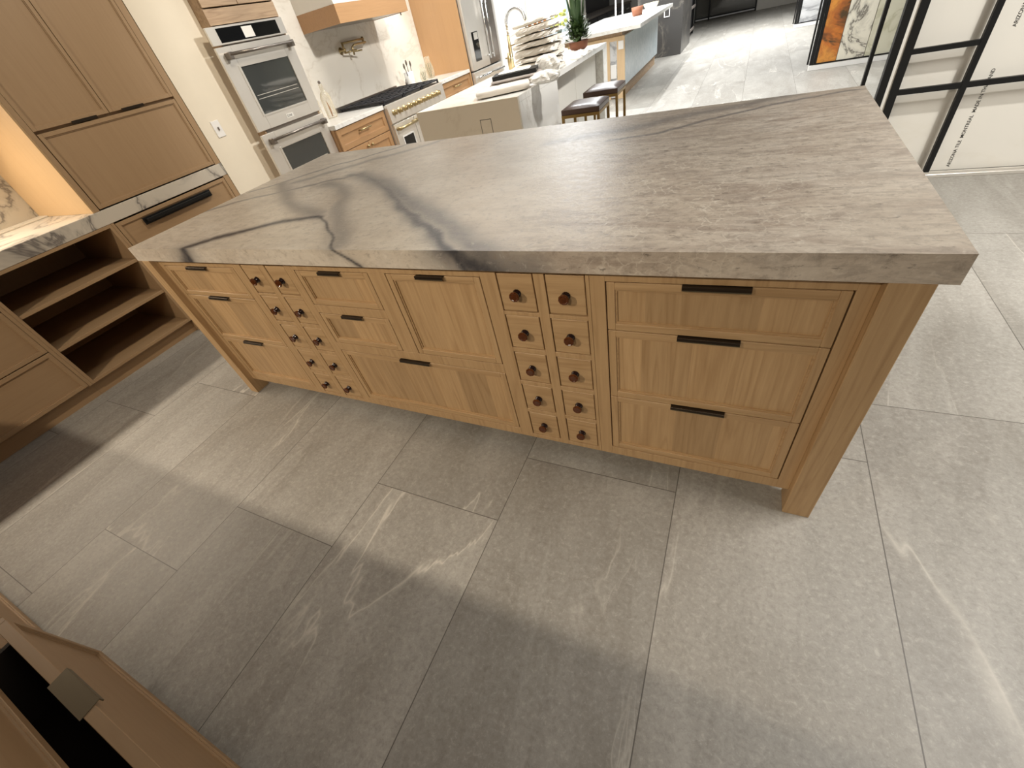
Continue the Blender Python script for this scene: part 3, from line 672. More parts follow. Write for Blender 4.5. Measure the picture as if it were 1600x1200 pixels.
part('carcass', MB().box(-1.1, 0.788, -1.9, -1.303, 0.0, 0.871, 0.001), M['beige_z'], np_)
shaker(('back', -1.303), -1.08, 0.40, 0.02, 0.86, np_, M['beige_z'], M['beige_z'], 'door', 0.024)
part('filler_post', MB().box(0.405, 0.787, -1.303, -1.283, 0.0, 0.871, 0.001), M['beige_z'], np_)
single('counter_slab', MB().box(-1.1, 2.82, -2.0, -1.30, 0.872, 0.93, 0.002), M['quartz'], 'stone counter on the near cabinets behind the opened drawer', 'countertop', (0.9, -1.65, 0.872))

# ------------------------------------------------------------------ oven tower
XO = -1.08
ot = thing('oven_tower', 'tall brown oak cabinet housing the double oven, with two doors above', 'cabinet', (-1.4, 2.17, 0))
part('carcass', MB().box(-1.69, XO - 0.02, 1.862, 1.882, 0, 2.85).box(-1.69, XO - 0.02, 2.515, 2.535, 0, 2.85).box(-1.69, -1.67, 1.882, 2.515, 0, 2.85).box(-1.67, XO - 0.03, 1.882, 2.515, 1.735, 1.755), M['ash_y'], ot)
part('rail', MB().ob(('right', XO - 0.03), 1.864, 2.533, 1.735, 1.826, 0, 0.018), M['ash_y'], ot)
for u0, u1 in ((1.866, 2.182), (2.186, 2.531)): part('door', MB().ob(('right', XO - 0.03), u0, u1, 1.834, 2.84, 0, 0.024, 0.001), M['ash_y'], ot)
ov = thing('double_wall_oven', 'stainless steel double wall oven with two stacked glass doors', 'oven', (-1.35, 2.17, 0.3))
FV = ('right', XO)
part('body', MB().box(-1.66, XO - 0.018, 1.885, 2.512, 0.35, 1.73), M['steel_dark'], ov)
cp = part('control_panel', MB().ob(FV, 1.790, 2.535, 1.622, 1.728, -0.016, 0.004, 0.002), M['steel'], ov)
part('display', MB().ob(FV, 1.872, 2.462, 1.632, 1.716, 0.0041, 0.0052), M['blackgloss'], cp)
part('sticker', MB().ob(FV, 2.10, 2.20, 1.640, 1.706, 0.0053, 0.0060), M['white'], cp)
for z0, z1, w0, w1 in ((1.060, 1.612, 1.160, 1.480), (0.34, 1.034, 0.60, 0.905)):
    dr = part('oven_door', MB().ob(FV, 1.790, 1.925, z0, z1, -0.016, 0.006, 0.002).ob(FV, 2.425, 2.540, z0, z1, -0.016, 0.006, 0.002)
              .ob(FV, 1.925, 2.425, z0, w0, -0.016, 0.006).ob(FV, 1.925, 2.425, w1, z1, -0.016, 0.006), M['steel'], ov)
    part('window', MB().ob(FV, 1.925, 2.425, w0, w1, -0.01, 0.002), M['ovenglass'], dr)
    part('window_trim', MB().ob(FV, 1.905, 1.925, w0 - 0.012, w1 + 0.012, 0.006, 0.010, 0.001).ob(FV, 2.425, 2.440, w0 - 0.012, w1 + 0.012, 0.006, 0.010, 0.001)
         .ob(FV, 1.925, 2.425, w0 - 0.012, w0, 0.006, 0.010).ob(FV, 1.925, 2.425, w1, w1 + 0.012, 0.006, 0.010), M['steel'], dr)
    part('rack', MB().ob(FV, 1.95, 2.40, w0 + 0.10, w0 + 0.104, 0.0022, 0.0028).ob(FV, 1.95, 2.40, w0 + 0.125, w0 + 0.129, 0.0022, 0.0028), M['steel'], dr)
    hz = z1 - 0.05
    part('handle', MB().cyl((XO + 0.055, 1.85, hz), (XO + 0.055, 2.50, hz), 0.011).ob(FV, 1.838, 1.875, hz - 0.03, hz + 0.014, 0.006, 0.062, 0.004).ob(FV, 2.475, 2.510, hz - 0.03, hz + 0.014, 0.006, 0.062, 0.004), M['steel_dark'], dr)
    if z0 > 1:
        bd = part('badge', MB().ob(FV, 2.13, 2.21, 1.085, 1.115, 0.006, 0.0075), M['white'], dr)
        text_mesh('badge_lettering', 'ZLINE', 0.022, M['ink'], Matrix(((0, 0, 1, XO + 0.0077), (1, 0, 0, 2.136), (0, 1, 0, 1.0925), (0, 0, 0, 1))), bd, 0.0002)

# ------------------------------------------------------------------ rear base cabinets and counters
XC = -1.03
def base_unit(name, label, y0, y1, dz, door_mid):
    t_ = thing(name, label, 'cabinet', (-1.37, (y0 + y1) / 2, 0))
    part('carcass', MB().box(-1.69, XC - 0.005, y0, y1, 0.1, 0.878).box(-1.69, XC - 0.06, y0, y1, 0, 0.0995), M['honey_z'], t_)
    F = ('right', XC - 0.004)
    d = shaker(F, y0 + 0.004, y1 - 0.004, dz, 0.872, t_, M['honey_y'], M['honey_y'], 'drawer', 0.05, 0.022, 0.010)
    ym = (y0 + y1) / 2
    part('handle', MB().cyl((XC + 0.048, ym - 0.09, 0.80), (XC + 0.048, ym + 0.09, 0.80), 0.007).cyl((XC + 0.01, ym - 0.07, 0.80), (XC + 0.048, ym - 0.07, 0.80), 0.006).cyl((XC + 0.01, ym + 0.07, 0.80), (XC + 0.048, ym + 0.07, 0.80), 0.006), M['brass'], d)
    for (a, c, kx) in ((y0 + 0.004, door_mid - 0.002, door_mid - 0.035), (door_mid + 0.002, y1 - 0.004, door_mid + 0.035)):
        dd = shaker(F, a, c, 0.105, dz - 0.006, t_, M['honey_z'], M['honey_z'], 'door', 0.055, 0.022, 0.010)
        part('knob', MB().lathe((XC + 0.018, kx, dz - 0.045), (1, 0, 0), [(0.006, 0), (0.006, 0.012), (0.014, 0.018), (0.014, 0.026), (0.004, 0.03)], 14), M['brass'], dd)
    return t_
base_unit('base_cabinet', 'honey oak base cabinet with brass handle between the ovens and the range', 2.545, 3.335, 0.688, 2.93)
base_unit('base_cabinet', 'honey oak base cabinet right of the range beside the fridge panel', 4.56, 5.385, 0.688, 4.97)
single('counter_slab', MB().box(-1.698, -1.0, 2.545, 3.336, 0.879, 0.918, 0.002), M['quartz'], 'white counter slab with glass bottles between the ovens and the range', 'countertop', (-1.35, 2.94, 0.879))
single('counter_slab', MB().box(-1.698, -1.0, 4.558, 5.392, 0.879, 0.918, 0.002), M['quartz'], 'white counter slab right of the range with the utensil crock', 'countertop', (-1.35, 4.97, 0.879))

# ------------------------------------------------------------------ range
rg = thing('range', 'wide stainless range with brass knobs and black cast iron grates', 'range', (-1.33, 3.95, 0))
XR = -0.96
FR = ('right', XR)
part('body', MB().box(-1.69, XR - 0.02, 3.345, 4.55, 0.1, 0.905).box(-1.68, XR - 0.08, 3.36, 4.53, 0, 0.0995), M['steel'], rg)
part('control_panel', MB().prism([(XR - 0.02, 3.345, 0.725), (XR + 0.005, 3.345, 0.735), (XR - 0.004, 3.345, 0.905), (XR - 0.02, 3.345, 0.912)], (0, 1.205, 0)), M['steel'], rg)
part('cooktop', MB().box(-1.66, XR - 0.03, 3.36, 4.535, 0.9055, 0.915), M['black'], rg)
part('rear_trim', MB().box(-1.69, -1.662, 3.345, 4.55, 0.9055, 0.965, 0.003), M['steel_dark'], rg)
kn = part('knob', MB().lathe((XR, 3.43, 0.825), (1, 0, 0), [(0.030, 0), (0.030, 0.006), (0.022, 0.009), (0.019, 0.038), (0.016, 0.046), (0.002, 0.047)], 18).box(XR + 0.02, XR + 0.052, 3.425, 3.435, 0.803, 0.847, 0.002), M['brass'], rg)
for i in range(1, 10): clone(kn, (0, i * 0.1055, 0), rg)
gm = MB()
y0, y1, x0, x1 = 3.37, 3.755, -1.64, -1.0
for yy in (y0, (y0 + y1) / 2 - 0.007, y1 - 0.014): gm.box(x0, x1, yy, yy + 0.014, 0.935, 0.952, 0.002)
for k in range(7):
    xx = x0 + (x1 - x0 - 0.014) * k / 6; gm.box(xx, xx + 0.014, y0, y1, 0.933, 0.950, 0.002)
for xx in (x0, x1 - 0.016):
    for yy in (y0, y1 - 0.016): gm.box(xx, xx + 0.016, yy, yy + 0.016, 0.915, 0.935)
gr = part('grate', gm, M['iron'], rg, 'black cast iron grate')
for i in (1, 2): clone(gr, (0, i * 0.39, 0), rg)
bn = part('burner', MB().lathe((-1.16, 3.56, 0.915), (0, 0, 1), [(0.055, 0), (0.055, 0.008), (0.04, 0.01), (0.04, 0.016), (0.005, 0.017)], 20), M['iron'], rg)
for dx, dy in ((-0.3, 0), (0, 0.39), (-0.3, 0.39), (0, 0.78), (-0.3, 0.78)): clone(bn, (dx, dy, 0), rg)
for u0, u1, wa, wb in ((3.352, 3.745, 3.455, 3.655), (3.755, 4.545, 3.86, 4.44)):
    dr = part('oven_door', MB().ob(FR, u0, u1, 0.16, 0.720, -0.018, 0.008, 0.003), M['steel'], rg)
    part('window', MB().ob(FR, wa, wb, 0.30, 0.575, 0.0085, 0.0105), M['blackgloss'], dr)
    part('window_trim', MB().ob(FR, wa - 0.014, wa, 0.286, 0.589, 0.0082, 0.013).ob(FR, wb, wb + 0.014, 0.286, 0.589, 0.0082, 0.013).ob(FR, wa, wb, 0.575, 0.589, 0.0082, 0.013).ob(FR, wa, wb, 0.286, 0.30, 0.0082, 0.013), M['whitegloss'], dr)
    part('handle', MB().cyl((XR + 0.06, u0 + 0.02, 0.672), (XR + 0.06, u1 - 0.02, 0.672), 0.014).cyl((XR + 0.008, u0 + 0.04, 0.672), (XR + 0.06, u0 + 0.04, 0.672), 0.017).cyl((XR + 0.008, u1 - 0.04, 0.672), (XR + 0.06, u1 - 0.04, 0.672), 0.017), M['brass'], dr)

# ------------------------------------------------------------------ hood, pot filler and counter bits
hd = thing('range_hood', 'oak banded range hood with a white chimney mounted above the range', 'range hood', (-1.45, 3.95, 1.62))
part('oak_band', MB().box(-1.70 + 0.002, -1.175, 3.34, 3.36, 1.625, 1.77).box(-1.698, -1.175, 4.53, 4.55, 1.625, 1.77).box(-1.195, -1.175, 3.36, 4.53, 1.625, 1.77), M['honey_y'], hd, 'honey oak band')
part('chimney', MB().prism([(-1.698, 3.34, 1.7705), (-1.175, 3.34, 1.7705), (-1.36, 3.34, 2.85), (-1.698, 3.34, 2.85)], (0, 1.21, 0)), M['white'], hd, 'white plastered chimney')
part('filter', MB().box(-1.66, -1.22, 3.40, 4.49, 1.628, 1.650), M['steel_dark'], hd, 'steel filter insert')
part('lever', MB().box(-1.19, -1.18, 4.40, 4.406, 1.60, 1.6245), M['bronze'], hd)
pf = thing('pot_filler', 'brass folding pot filler tap on the wall above the range', 'tap', (-1.695, 3.78, 1.45))
XW = -1.6985
part('wall_flange', MB().lathe((XW, 3.79, 1.43), (1, 0, 0), [(0.034, 0), (0.034, 0.008), (0.014, 0.012), (0.014, 0.07), (0.003, 0.072)], 18), M['brass'], pf)
part('arm', MB().tube([(XW + 0.055, 3.79, 1.40), (XW + 0.055, 3.79, 1.50)], 0.012).tube([(XW + 0.055, 3.79, 1.49), (XW + 0.06, 4.17, 1.49)], 0.010), M['brass'], pf)
part('arm', MB().tube([(XW + 0.055, 4.16, 1.44), (XW + 0.055, 4.16, 1.51)], 0.013).tube([(XW + 0.085, 4.16, 1.455), (XW + 0.085, 3.94, 1.455), (XW + 0.085, 3.90, 1.44), (XW + 0.085, 3.895, 1.37)], 0.010), M['brass'], pf)
part('valve_handle', MB().tube([(XW + 0.085, 3.90, 1.40), (XW + 0.13, 4.00, 1.395)], 0.008).tube([(XW + 0.06, 3.79, 1.405), (XW + 0.11, 3.93, 1.41)], 0.008), M['brass'], pf)

def bottle(x, y, r, h, label):
    t_ = thing('glass_bottle', label, 'bottle', (x, y, 0.918), 'glass bottles by the range')
    z = 0.919
    part('vessel', MB().lathe((x, y, z), (0, 0, 1), [(r * 0.92, 0), (r, 0.01), (r, h * 0.55), (r * 0.75, h * 0.66), (r * 0.34, h * 0.74), (r * 0.32, h * 0.88), (r * 0.40, h * 0.90), (r * 0.34, h * 0.915)], 20), M['glass'], t_)
    part('stopper', MB().ball((x, y, z + h * 0.955), r * 0.26, r * 0.26, h * 0.045), M['steel_dark'], t_)
    part('sprig', MB().tube([(x, y, z + 0.012), (x + r * 0.2, y - r * 0.15, z + h * 0.25), (x - r * 0.1, y, z + h * 0.45)], [0.006, 0.010, 0.003], 6), M['spoon'], t_)
    return t_
bottle(-1.50, 3.08, 0.055, 0.33, 'taller glass bottle with stopper, nearer the cooktop of the two')
bottle(-1.56, 2.95, 0.050, 0.31, 'slightly shorter glass bottle with stopper, nearer the oven tower of the two')
pb = single('cutting_board', MB().box(-1.697, -1.677, 2.70, 2.90, 0.919, 1.13, 0.004), M['white'], 'small white board leaning at the wall behind the glass bottles', 'board', (-1.687, 2.8, 0.919))
cr = thing('utensil_crock', 'white ceramic crock holding kitchen utensils right of the cooktop', 'crock', (-1.5, 4.66, 0.919))
part('crock_body', MB().lathe((-1.5, 4.66, 0.919), (0, 0, 1), [(0.055, 0), (0.060, 0.01), (0.062, 0.15), (0.056, 0.152), (0.054, 0.02), (0.002, 0.018)], 22), M['ceramic'], cr)
for k, (dx, dy, tx, ty, hh) in enumerate(((0.015, -0.02, 0.03, -0.10, 0.24), (0, 0.01, 0.01, 0.0, 0.27), (0.02, 0.02, 0.05, 0.03, 0.25))):
    a = Vector((-1.5 + dx, 4.66 + dy, 0.945)); e = Vector((-1.5 + tx, 4.66 + ty, 0.919 + hh))
    t_ = thing('kitchen_utensil', ('grey utensil leaning left in the white crock', 'grey utensil upright in the middle of the white crock', 'grey utensil leaning right in the white crock')[k], 'utensil', a, 'utensils in the crock')
    part('handle', MB().tube([a, a.lerp(e, 0.8)], 0.005, 8), M['steel_dark'], t_)
    part('head', MB().ball(a.lerp(e, 0.9), 0.008, 0.018, 0.032), M['steel_dark'], t_)
def vase(x, y, r, h, label):
    t_ = thing('glass_vase', label, 'vase', (x, y, 0.919), 'glass vessels beside the fridge panel')
    part('vessel', MB().lathe((x, y, 0.919), (0, 0, 1), [(r * 0.7, 0), (r, h * 0.2), (r * 0.95, h * 0.5), (r * 0.6, h * 0.8), (r * 0.62, h)], 20), M['glass'], t_)
    s_ = MB()
    for k in range(6):
        a = k * 1.05; s_.tube([(x + 0.2 * r * math.cos(a), y + 0.2 * r * math.sin(a), 0.925), (x + 0.6 * r * math.cos(a), y + 0.6 * r * math.sin(a), 0.919 + h * 0.7)], 0.004, 6)
    part('stems', s_, M['leaf'], t_)
vase(-1.47, 4.95, 0.055, 0.15, 'short glass jar with green stems beside the utensil crock')
vase(-1.52, 5.20, 0.06, 0.24, 'taller glass vase with green stems against the fridge panel')
single('pepper_mill', MB().lathe((-1.52, 4.585, 0.919), (0, 0, 1), [(0.022, 0), (0.014, 0.05), (0.003, 0.09)], 14), M['steel_dark'], 'small grey cone shaped mill beside the cooktop rear corner', 'mill', (-1.52, 4.585, 0.919))

# ------------------------------------------------------------------ fridge
pn = single('fridge_side_panel', MB().box(-1.698, -1.0, 5.394, 5.416, 0, 2.6, 0.001), wood('honey_panel', srgb(196, 156, 112), srgb(186, 144, 102), 'z', ('x', 0.12), 0.5, 0.35, 0.08), 'tall honey oak panel enclosing the side of the fridge', 'panel', (-1.35, 5.405, 0))
fg = thing('refrigerator', 'stainless french door refrigerator with water dispenser', 'refrigerator', (-1.3, 5.9, 0))
XG = -0.95
FG = ('right', XG)
part('body', MB().box(-1.68, XG - 0.06, 5.43, 6.355, 0.02, 1.79), M['black'], fg)
d1 = part('door', MB().ob(FG, 5.432, 5.985, 0.875, 1.79, -0.058, 0, 0.012), M['steel'], fg)
ds = part('dispenser', MB().ob(FG, 5.55, 5.73, 0.965, 1.285, 0.0005, 0.004, 0.001), M['blackgloss'], d1, 'black water dispenser')
part('dispenser_screen', MB().ob(FG, 5.60, 5.715, 1.20, 1.275, 0.0042, 0.006), M['steel'], ds)
part('handle', MB().cyl((XG + 0.05, 5.925, 0.95), (XG + 0.05, 5.925, 1.70), 0.013).cyl((XG, 5.925, 0.99), (XG + 0.05, 5.925, 0.99), 0.010).cyl((XG, 5.925, 1.66), (XG + 0.05, 5.925, 1.66), 0.010), M['chrome'], d1)
d2 = part('door', MB().ob(FG, 5.993, 6.353, 0.875, 1.79, -0.058, 0, 0.012), M['steel_dark'], fg)
part('handle', MB().cyl((XG + 0.05, 6.04, 0.95), (XG + 0.05, 6.04, 1.70), 0.013).cyl((XG, 6.04, 0.99), (XG + 0.05, 6.04, 0.99), 0.010).cyl((XG, 6.04, 1.66), (XG + 0.05, 6.04, 1.66), 0.010), M['chrome'], d2)
d3 = part('freezer_drawer', MB().ob(FG, 5.432, 6.353, 0.10, 0.862, -0.058, 0, 0.012), M['steel'], fg)
part('handle', MB().cyl((XG + 0.05, 5.47, 0.79), (XG + 0.05, 6.32, 0.79), 0.013).cyl((XG, 5.52, 0.79), (XG + 0.05, 5.52, 0.79), 0.012).cyl((XG, 6.27, 0.79), (XG + 0.05, 6.27, 0.79), 0.012), M['chrome'], d3)
wp = single('pantry_cabinet', MB().box(-1.698, -0.93, 6.362, 6.95, 0, 2.7, 0.002), M['whitegloss'], 'tall plain white pantry cabinet right beside the refrigerator', 'cabinet', (-1.3, 6.65, 0))
tcab = thing('display_cabinet', 'tall cream display cabinet with two doors beyond the white fridge panel', 'cabinet', (-1.1, 7.3, 0))
part('carcass', MB().box(-1.24, -0.99, 6.985, 7.618, 0, 2.6), M['cream'], tcab)
for u0, u1 in ((6.99, 7.30), (7.304, 7.615)): part('door', MB().ob(('right', -0.989), u0, u1, 0.08, 2.58, 0, 0.018, 0.003), M['cream'], tcab)
FD = ('right', -0.979)
for k, (u0, u1, mt, lb, z0) in enumerate(((7.66, 8.20, 'cream', 'cream sample panel on the white display wall', 0.3), (8.22, 8.62, 'greystone', 'grey marble sample slab on the white display wall', 0.3), (8.64, 9.85, 'bluestone', 'pale blue stone sample slab on the white display wall', 0.3), (9.9, 10.6, 'cream', 'cream sample panel nearest the dark cabinets on the white display wall', 0.3))):
    single('sample_slab', MB().ob(FD, u0, u1, z0, 2.6, 0, 0.02, 0.002), M[mt], lb, 'sample slab', (-0.979, (u0 + u1) / 2, z0), 'sample slabs on the display wall')

# ------------------------------------------------------------------ white waterfall island
w2 = thing('waterfall_island', 'white stone waterfall island with seating recess behind the oak island', 'kitchen island', (0.42, 4.05, 0))
IX0, IX1, IY0, IY1 = -0.08, 0.905, 2.62, 5.46
part('top_slab', MB().box(IX0, IX1, IY0 + 0.0305, IY1, 0.855, 0.90, 0.001), M['quartz'], w2)
nend = part('waterfall_end', MB().box(IX0, IX1, IY0, IY0 + 0.03, 0, 0.90, 0.001), slabmat('waterfall_quartz', srgb(222, 212, 194), srgb(196, 182, 162), 1.3, 0.3, 0.3, 0.008), w2)
part('outlet_cover', MB().box(0.535, 0.640, IY0 - 0.0012, IY0 - 0.0002, 0.66, 0.664).box(0.535, 0.640, IY0 - 0.0012, IY0 - 0.0002, 0.776, 0.780).box(0.535, 0.539, IY0 - 0.0012, IY0 - 0.0002, 0.664, 0.776).box(0.636, 0.640, IY0 - 0.0012, IY0 - 0.0002, 0.664, 0.776), M['ink'], nend)
part('side_slab', MB().box(IX1 - 0.03, IX1 - 0.001, IY0 + 0.031, 3.57, 0, 0.8545), M['quartz'], w2)
part('waterfall_end', MB().box(IX0, IX1, IY1 - 0.19, IY1 - 0.001, 0, 0.8545), M['quartz'], w2)
part('body', MB().box(IX0 + 0.03, 0.80, IY0 + 0.031, IY1 - 0.19, 0.0, 0.8545), M['whitegloss'], w2)
part('seating_panel', MB().box(0.8005, 0.815, 3.575, 4.40, 0.06, 0.85, 0.002).box(0.8005, 0.815, 4.41, 5.26, 0.06, 0.85, 0.002), M['white'], w2)
part('sink', MB().box(0.05, 0.07, 4.05, 4.65, 0.9002, 0.904).box(0.37, 0.39, 4.05, 4.65, 0.9002, 0.904).box(0.07, 0.37, 4.05, 4.07, 0.9002, 0.904).box(0.07, 0.37, 4.63, 4.65, 0.9002, 0.904), M['steel'], w2)
fc = thing('spring_faucet', 'tall brass spring faucet arching over the white waterfall island sink', 'faucet', (-0.03, 4.7, 0.90))
part('base', MB().lathe((-0.03, 4.7, 0.901), (0, 0, 1), [(0.028, 0), (0.028, 0.01), (0.02, 0.015), (0.02, 0.20), (0.016, 0.21), (0.014, 0.3), (0.003, 0.302)], 16), M['brass'], fc)
arc = [Vector((-0.03, 4.7, 1.19))]; arc += [Vector((-0.03 + 0.115 * (1 - math.cos(t)), 4.7, 1.30 + 0.115 * math.sin(t))) for t in [math.pi * k / 16 for k in range(17)]] + [Vector((0.20, 4.7, 1.18))]
part('hose', MB().tube(arc, 0.009), M['brass'], fc)
sp = []
L = 70 * 8
for i in range(L + 1):
    s = i / L * (len(arc) - 1); k = min(int(s), len(arc) - 2); p = arc[k].lerp(arc[k + 1], s - k)
    d = (arc[k + 1] - arc[k]).normalized(); e1 = Vector((0, 1, 0)); e2 = d.cross(e1); a = 2 * math.pi * i / 8
    sp.append(p + (e1 * math.cos(a) + e2 * math.sin(a)) * 0.017)
part('spring', MB().tube(sp, 0.0028, 5), M['chrome'], fc)
part('spray_head', MB().lathe((0.20, 4.7, 1.19), (0, 0, -1), [(0.014, 0), (0.017, 0.03), (0.017, 0.10), (0.022, 0.12), (0.022, 0.135), (0.003, 0.136)], 16), M['brass'], fc)
part('holder_arm', MB().tube([(-0.03, 4.7, 1.10), (0.17, 4.7, 1.12)], 0.006).tube([(-0.03, 4.7, 0.99), (-0.09, 4.66, 1.0)], 0.006), M['brass'], fc)
sdp = single('soap_dispenser', MB().lathe((0.10, 4.35, 0.901), (0, 0, 1), [(0.022, 0), (0.022, 0.13), (0.012, 0.14), (0.012, 0.165), (0.003, 0.166)], 18), M['brass'], 'brass cylinder soap dispenser behind the stacked wrapped pads', 'dispenser', (0.10, 4.35, 0.901))

# soft pads wrapped in plastic, stacked
def pad(cx, cy, z, sx, sy, h, ang, seed, flop=0.0):
    r = random.Random(seed); bm = bmesh.new(); bmesh.ops.create_cube(bm, size=1)
    bmesh.ops.subdivide_edges(bm, edges=list(bm.edges), cuts=7, use_grid_fill=True)
    ca, sa = math.cos(ang), math.sin(ang); ph = [r.uniform(0, 6) for _ in range(6)]
    for v in bm.verts:
        x, y, q = v.co * 2
        ex = (1 - 0.05 * q * q); rx = abs(x) ** 4; ry = abs(y) ** 4
        X = x * sx / 2 * (1 - 0.07 * ry) * ex; Yy = y * sy / 2 * (1 - 0.07 * rx) * ex
        Z = q * h / 2 * (1 - 0.14 * max(rx, ry)) + h * (0.06 * math.sin(6 * x + ph[0]) * math.sin(5 * y + ph[1]) + 0.04 * math.sin(14 * x + ph[2] + 8 * y))
        Z += flop * (x * x) * h
        v.co = Vector((cx + X * ca - Yy * sa, cy + X * sa + Yy * ca, z + h / 2 + Z))
    bm.verts.index_update()
    mb = MB().add([v.co[:] for v in bm.verts], [[v.index for v in f.verts] for f in bm.faces], True); bm.free(); return mb
zz = 0.902
words = ['lowest', 'second from the bottom', 'third from the bottom', 'fourth from the bottom', 'fifth from the bottom', 'third from the top', 'second from the top', 'topmost']
hs = (0.036, 0.052, 0.034, 0.060, 0.040, 0.046, 0.052, 0.036)
tilt = 0.0
for k in range(8):
    h = hs[k]; r = random.Random(k + 40)
    cx = 0.655 + r.uniform(-0.02, 0.02); cy = 3.86 + r.uniform(-0.02, 0.02); sx = 0.45 - 0.012 * k + r.uniform(-0.03, 0.03)
    t2 = (0, 0.005, 0.01, 0.02, 0.03, 0.05, 0.065, 0.08)[k]
    def shear(mb):
        mb.v = [(v[0], v[1], v[2] + t2 * (v[0] - cx) + 0.45 * abs(t2) * 0.2) for v in mb.v]; return mb
    o = single('wrapped_pad', shear(pad(cx, cy, zz + 0.001, sx, 0.36, h * 0.95, r.uniform(-0.12, 0.12), k, 0.0)), M['fabric'], 'pale folded pad in plastic, %s in the stack on the white island' % words[k], 'pad', (cx, cy, zz), 'stacked plastic wrapped pads')
    film = MB()
    for j in range(5):
        bx = cx + sx * 0.47; by = cy - 0.17 + 0.085 * j
        film.add([(bx - 0.02, by - 0.045, zz + h * 0.3), (bx + r.uniform(0.01, 0.05), by + r.uniform(-0.04, 0.0), zz + h * r.uniform(0.0, 0.5)), (bx + r.uniform(0.01, 0.06), by + 0.04, zz + h * r.uniform(0.4, 0.9)), (bx - 0.02, by + 0.045, zz + h * 0.85)], [(0, 1, 2, 3)])
        film.add([(cx - 0.2 + 0.085 * j, cy - 0.19, zz + h * 0.35), (cx - 0.2 + 0.085 * j + r.uniform(-0.03, 0.03), cy - 0.21 - r.uniform(0, 0.03), zz + h * r.uniform(0.1, 0.5)), (cx - 0.12 + 0.085 * j, cy - 0.215, zz + h * r.uniform(0.5, 0.9)), (cx - 0.12 + 0.085 * j, cy - 0.19, zz + h * 0.85)], [(0, 1, 2, 3)])
    part('plastic_wrap', shear(film), M['plastic'], o, 'crinkled clear plastic wrap')
    zz += h * 1.03 + 0.0045
def crumple(cx, cy, z, rx, ry, rz, seed, n=26, m_=16):
    mb = MB().ball((cx, cy, z + rz), rx, ry, rz, n, m_); r = random.Random(seed); vs = []
    ph = [r.uniform(0, 6.28) for _ in range(8)]
    for v in mb.v:
        d = Vector(v) - Vector((cx, cy, z + rz)); a = math.atan2(d.y, d.x); e = d.z / rz
        k = 1 + 0.13 * math.sin(7 * a + ph[0] + 3 * e) + 0.09 * math.sin(13 * a + ph[1] - 5 * e) + 0.06 * r.uniform(-1, 1)
        q = Vector((cx, cy, z + rz)) + Vector((d.x * k, d.y * k, d.z * (0.85 + 0.15 * k)))
        q.z = max(q.z, z + 0.001); vs.append(q[:])
    mb.v = vs; mb.sm = [False] * len(mb.f); return mb
o = single('folded_textile', pad(0.66, 2.90, 0.907, 0.46, 0.26, 0.045, 0.35, 77), M['fabric'], 'pale rolled textile in plastic at the near edge of the white island', 'textile', (0.72, 2.92, 0.902))
o = single('plastic_bag', crumple(1.00, 3.02, 0.902, 0.12, 0.10, 0.045, 5), M['plastic'], 'crumpled clear plastic bag hanging over the white island corner', 'bag', (0.93, 3.0, 0.902))
single('plastic_bag', crumple(0.84, 3.54, 0.902, 0.11, 0.06, 0.075, 9), M['plastic'], 'tall crumpled clear plastic bag pushed against the stack of wrapped pads', 'bag', (0.86, 3.56, 0.902))
for k in range(3):
    single('grey_sample_board', pad(0.60 + 0.01 * k, 3.28 + 0.012 * k, 0.903 + 0.0205 * k, 0.46, 0.30, 0.018, 0.25 + 0.03 * k, 90 + k), M['felt'], 'grey sample board, %s of three under the black tray' % ('lowest', 'middle', 'topmost')[k], 'board', (0.6, 3.28, 0.902 + 0.0185 * k), 'grey sample boards under the tray')
tr = single('black_tray', MB().prism([(Vector((0.60, 3.34, 0)) + Matrix.Rotation(0.28, 3, 'Z') @ Vector((x, y, 0)) + Vector((0, 0, 0.9655))) for x, y in ((-0.2, -0.12), (0.2, -0.12), (0.2, 0.12), (-0.2, 0.12))], (0, 0, 0.028)), M['black'], 'shallow black tray lying on the grey sample boards', 'tray', (0.6, 3.34, 0.958))
single('papers', pad(0.59, 3.35, 0.9945, 0.3, 0.18, 0.006, 0.3, 33), M['white'], 'white papers lying in the shallow black tray', 'paper', (0.59, 3.35, 0.987))
sheet = MB(); nx, ny = 14, 24; r = random.Random(2)
for j in range(ny + 1):
    for i in range(nx + 1):
        x = 0.52 + 0.40 * i / nx + 0.01 * math.sin(j * 0.9); y = 4.22 + 0.76 * j / ny; z = 0.903 + 0.018 * abs(math.sin(i * 0.9 + j * 0.35)) * r.uniform(0.5, 1) + 0.01 * math.sin(j * 0.7 + i) ** 2
        sheet.v.append((x, y, z))
for j in range(ny):
    for i in range(nx):
        a = j * (nx + 1) + i; sheet.f.append((a, a + 1, a + nx + 2, a + nx + 1)); sheet.sm.append(False)
single('plastic_sheet', sheet, M['plastic'], 'crinkled plastic sheet spread over the far end of the white island', 'plastic sheet', (0.72, 4.6, 0.903))
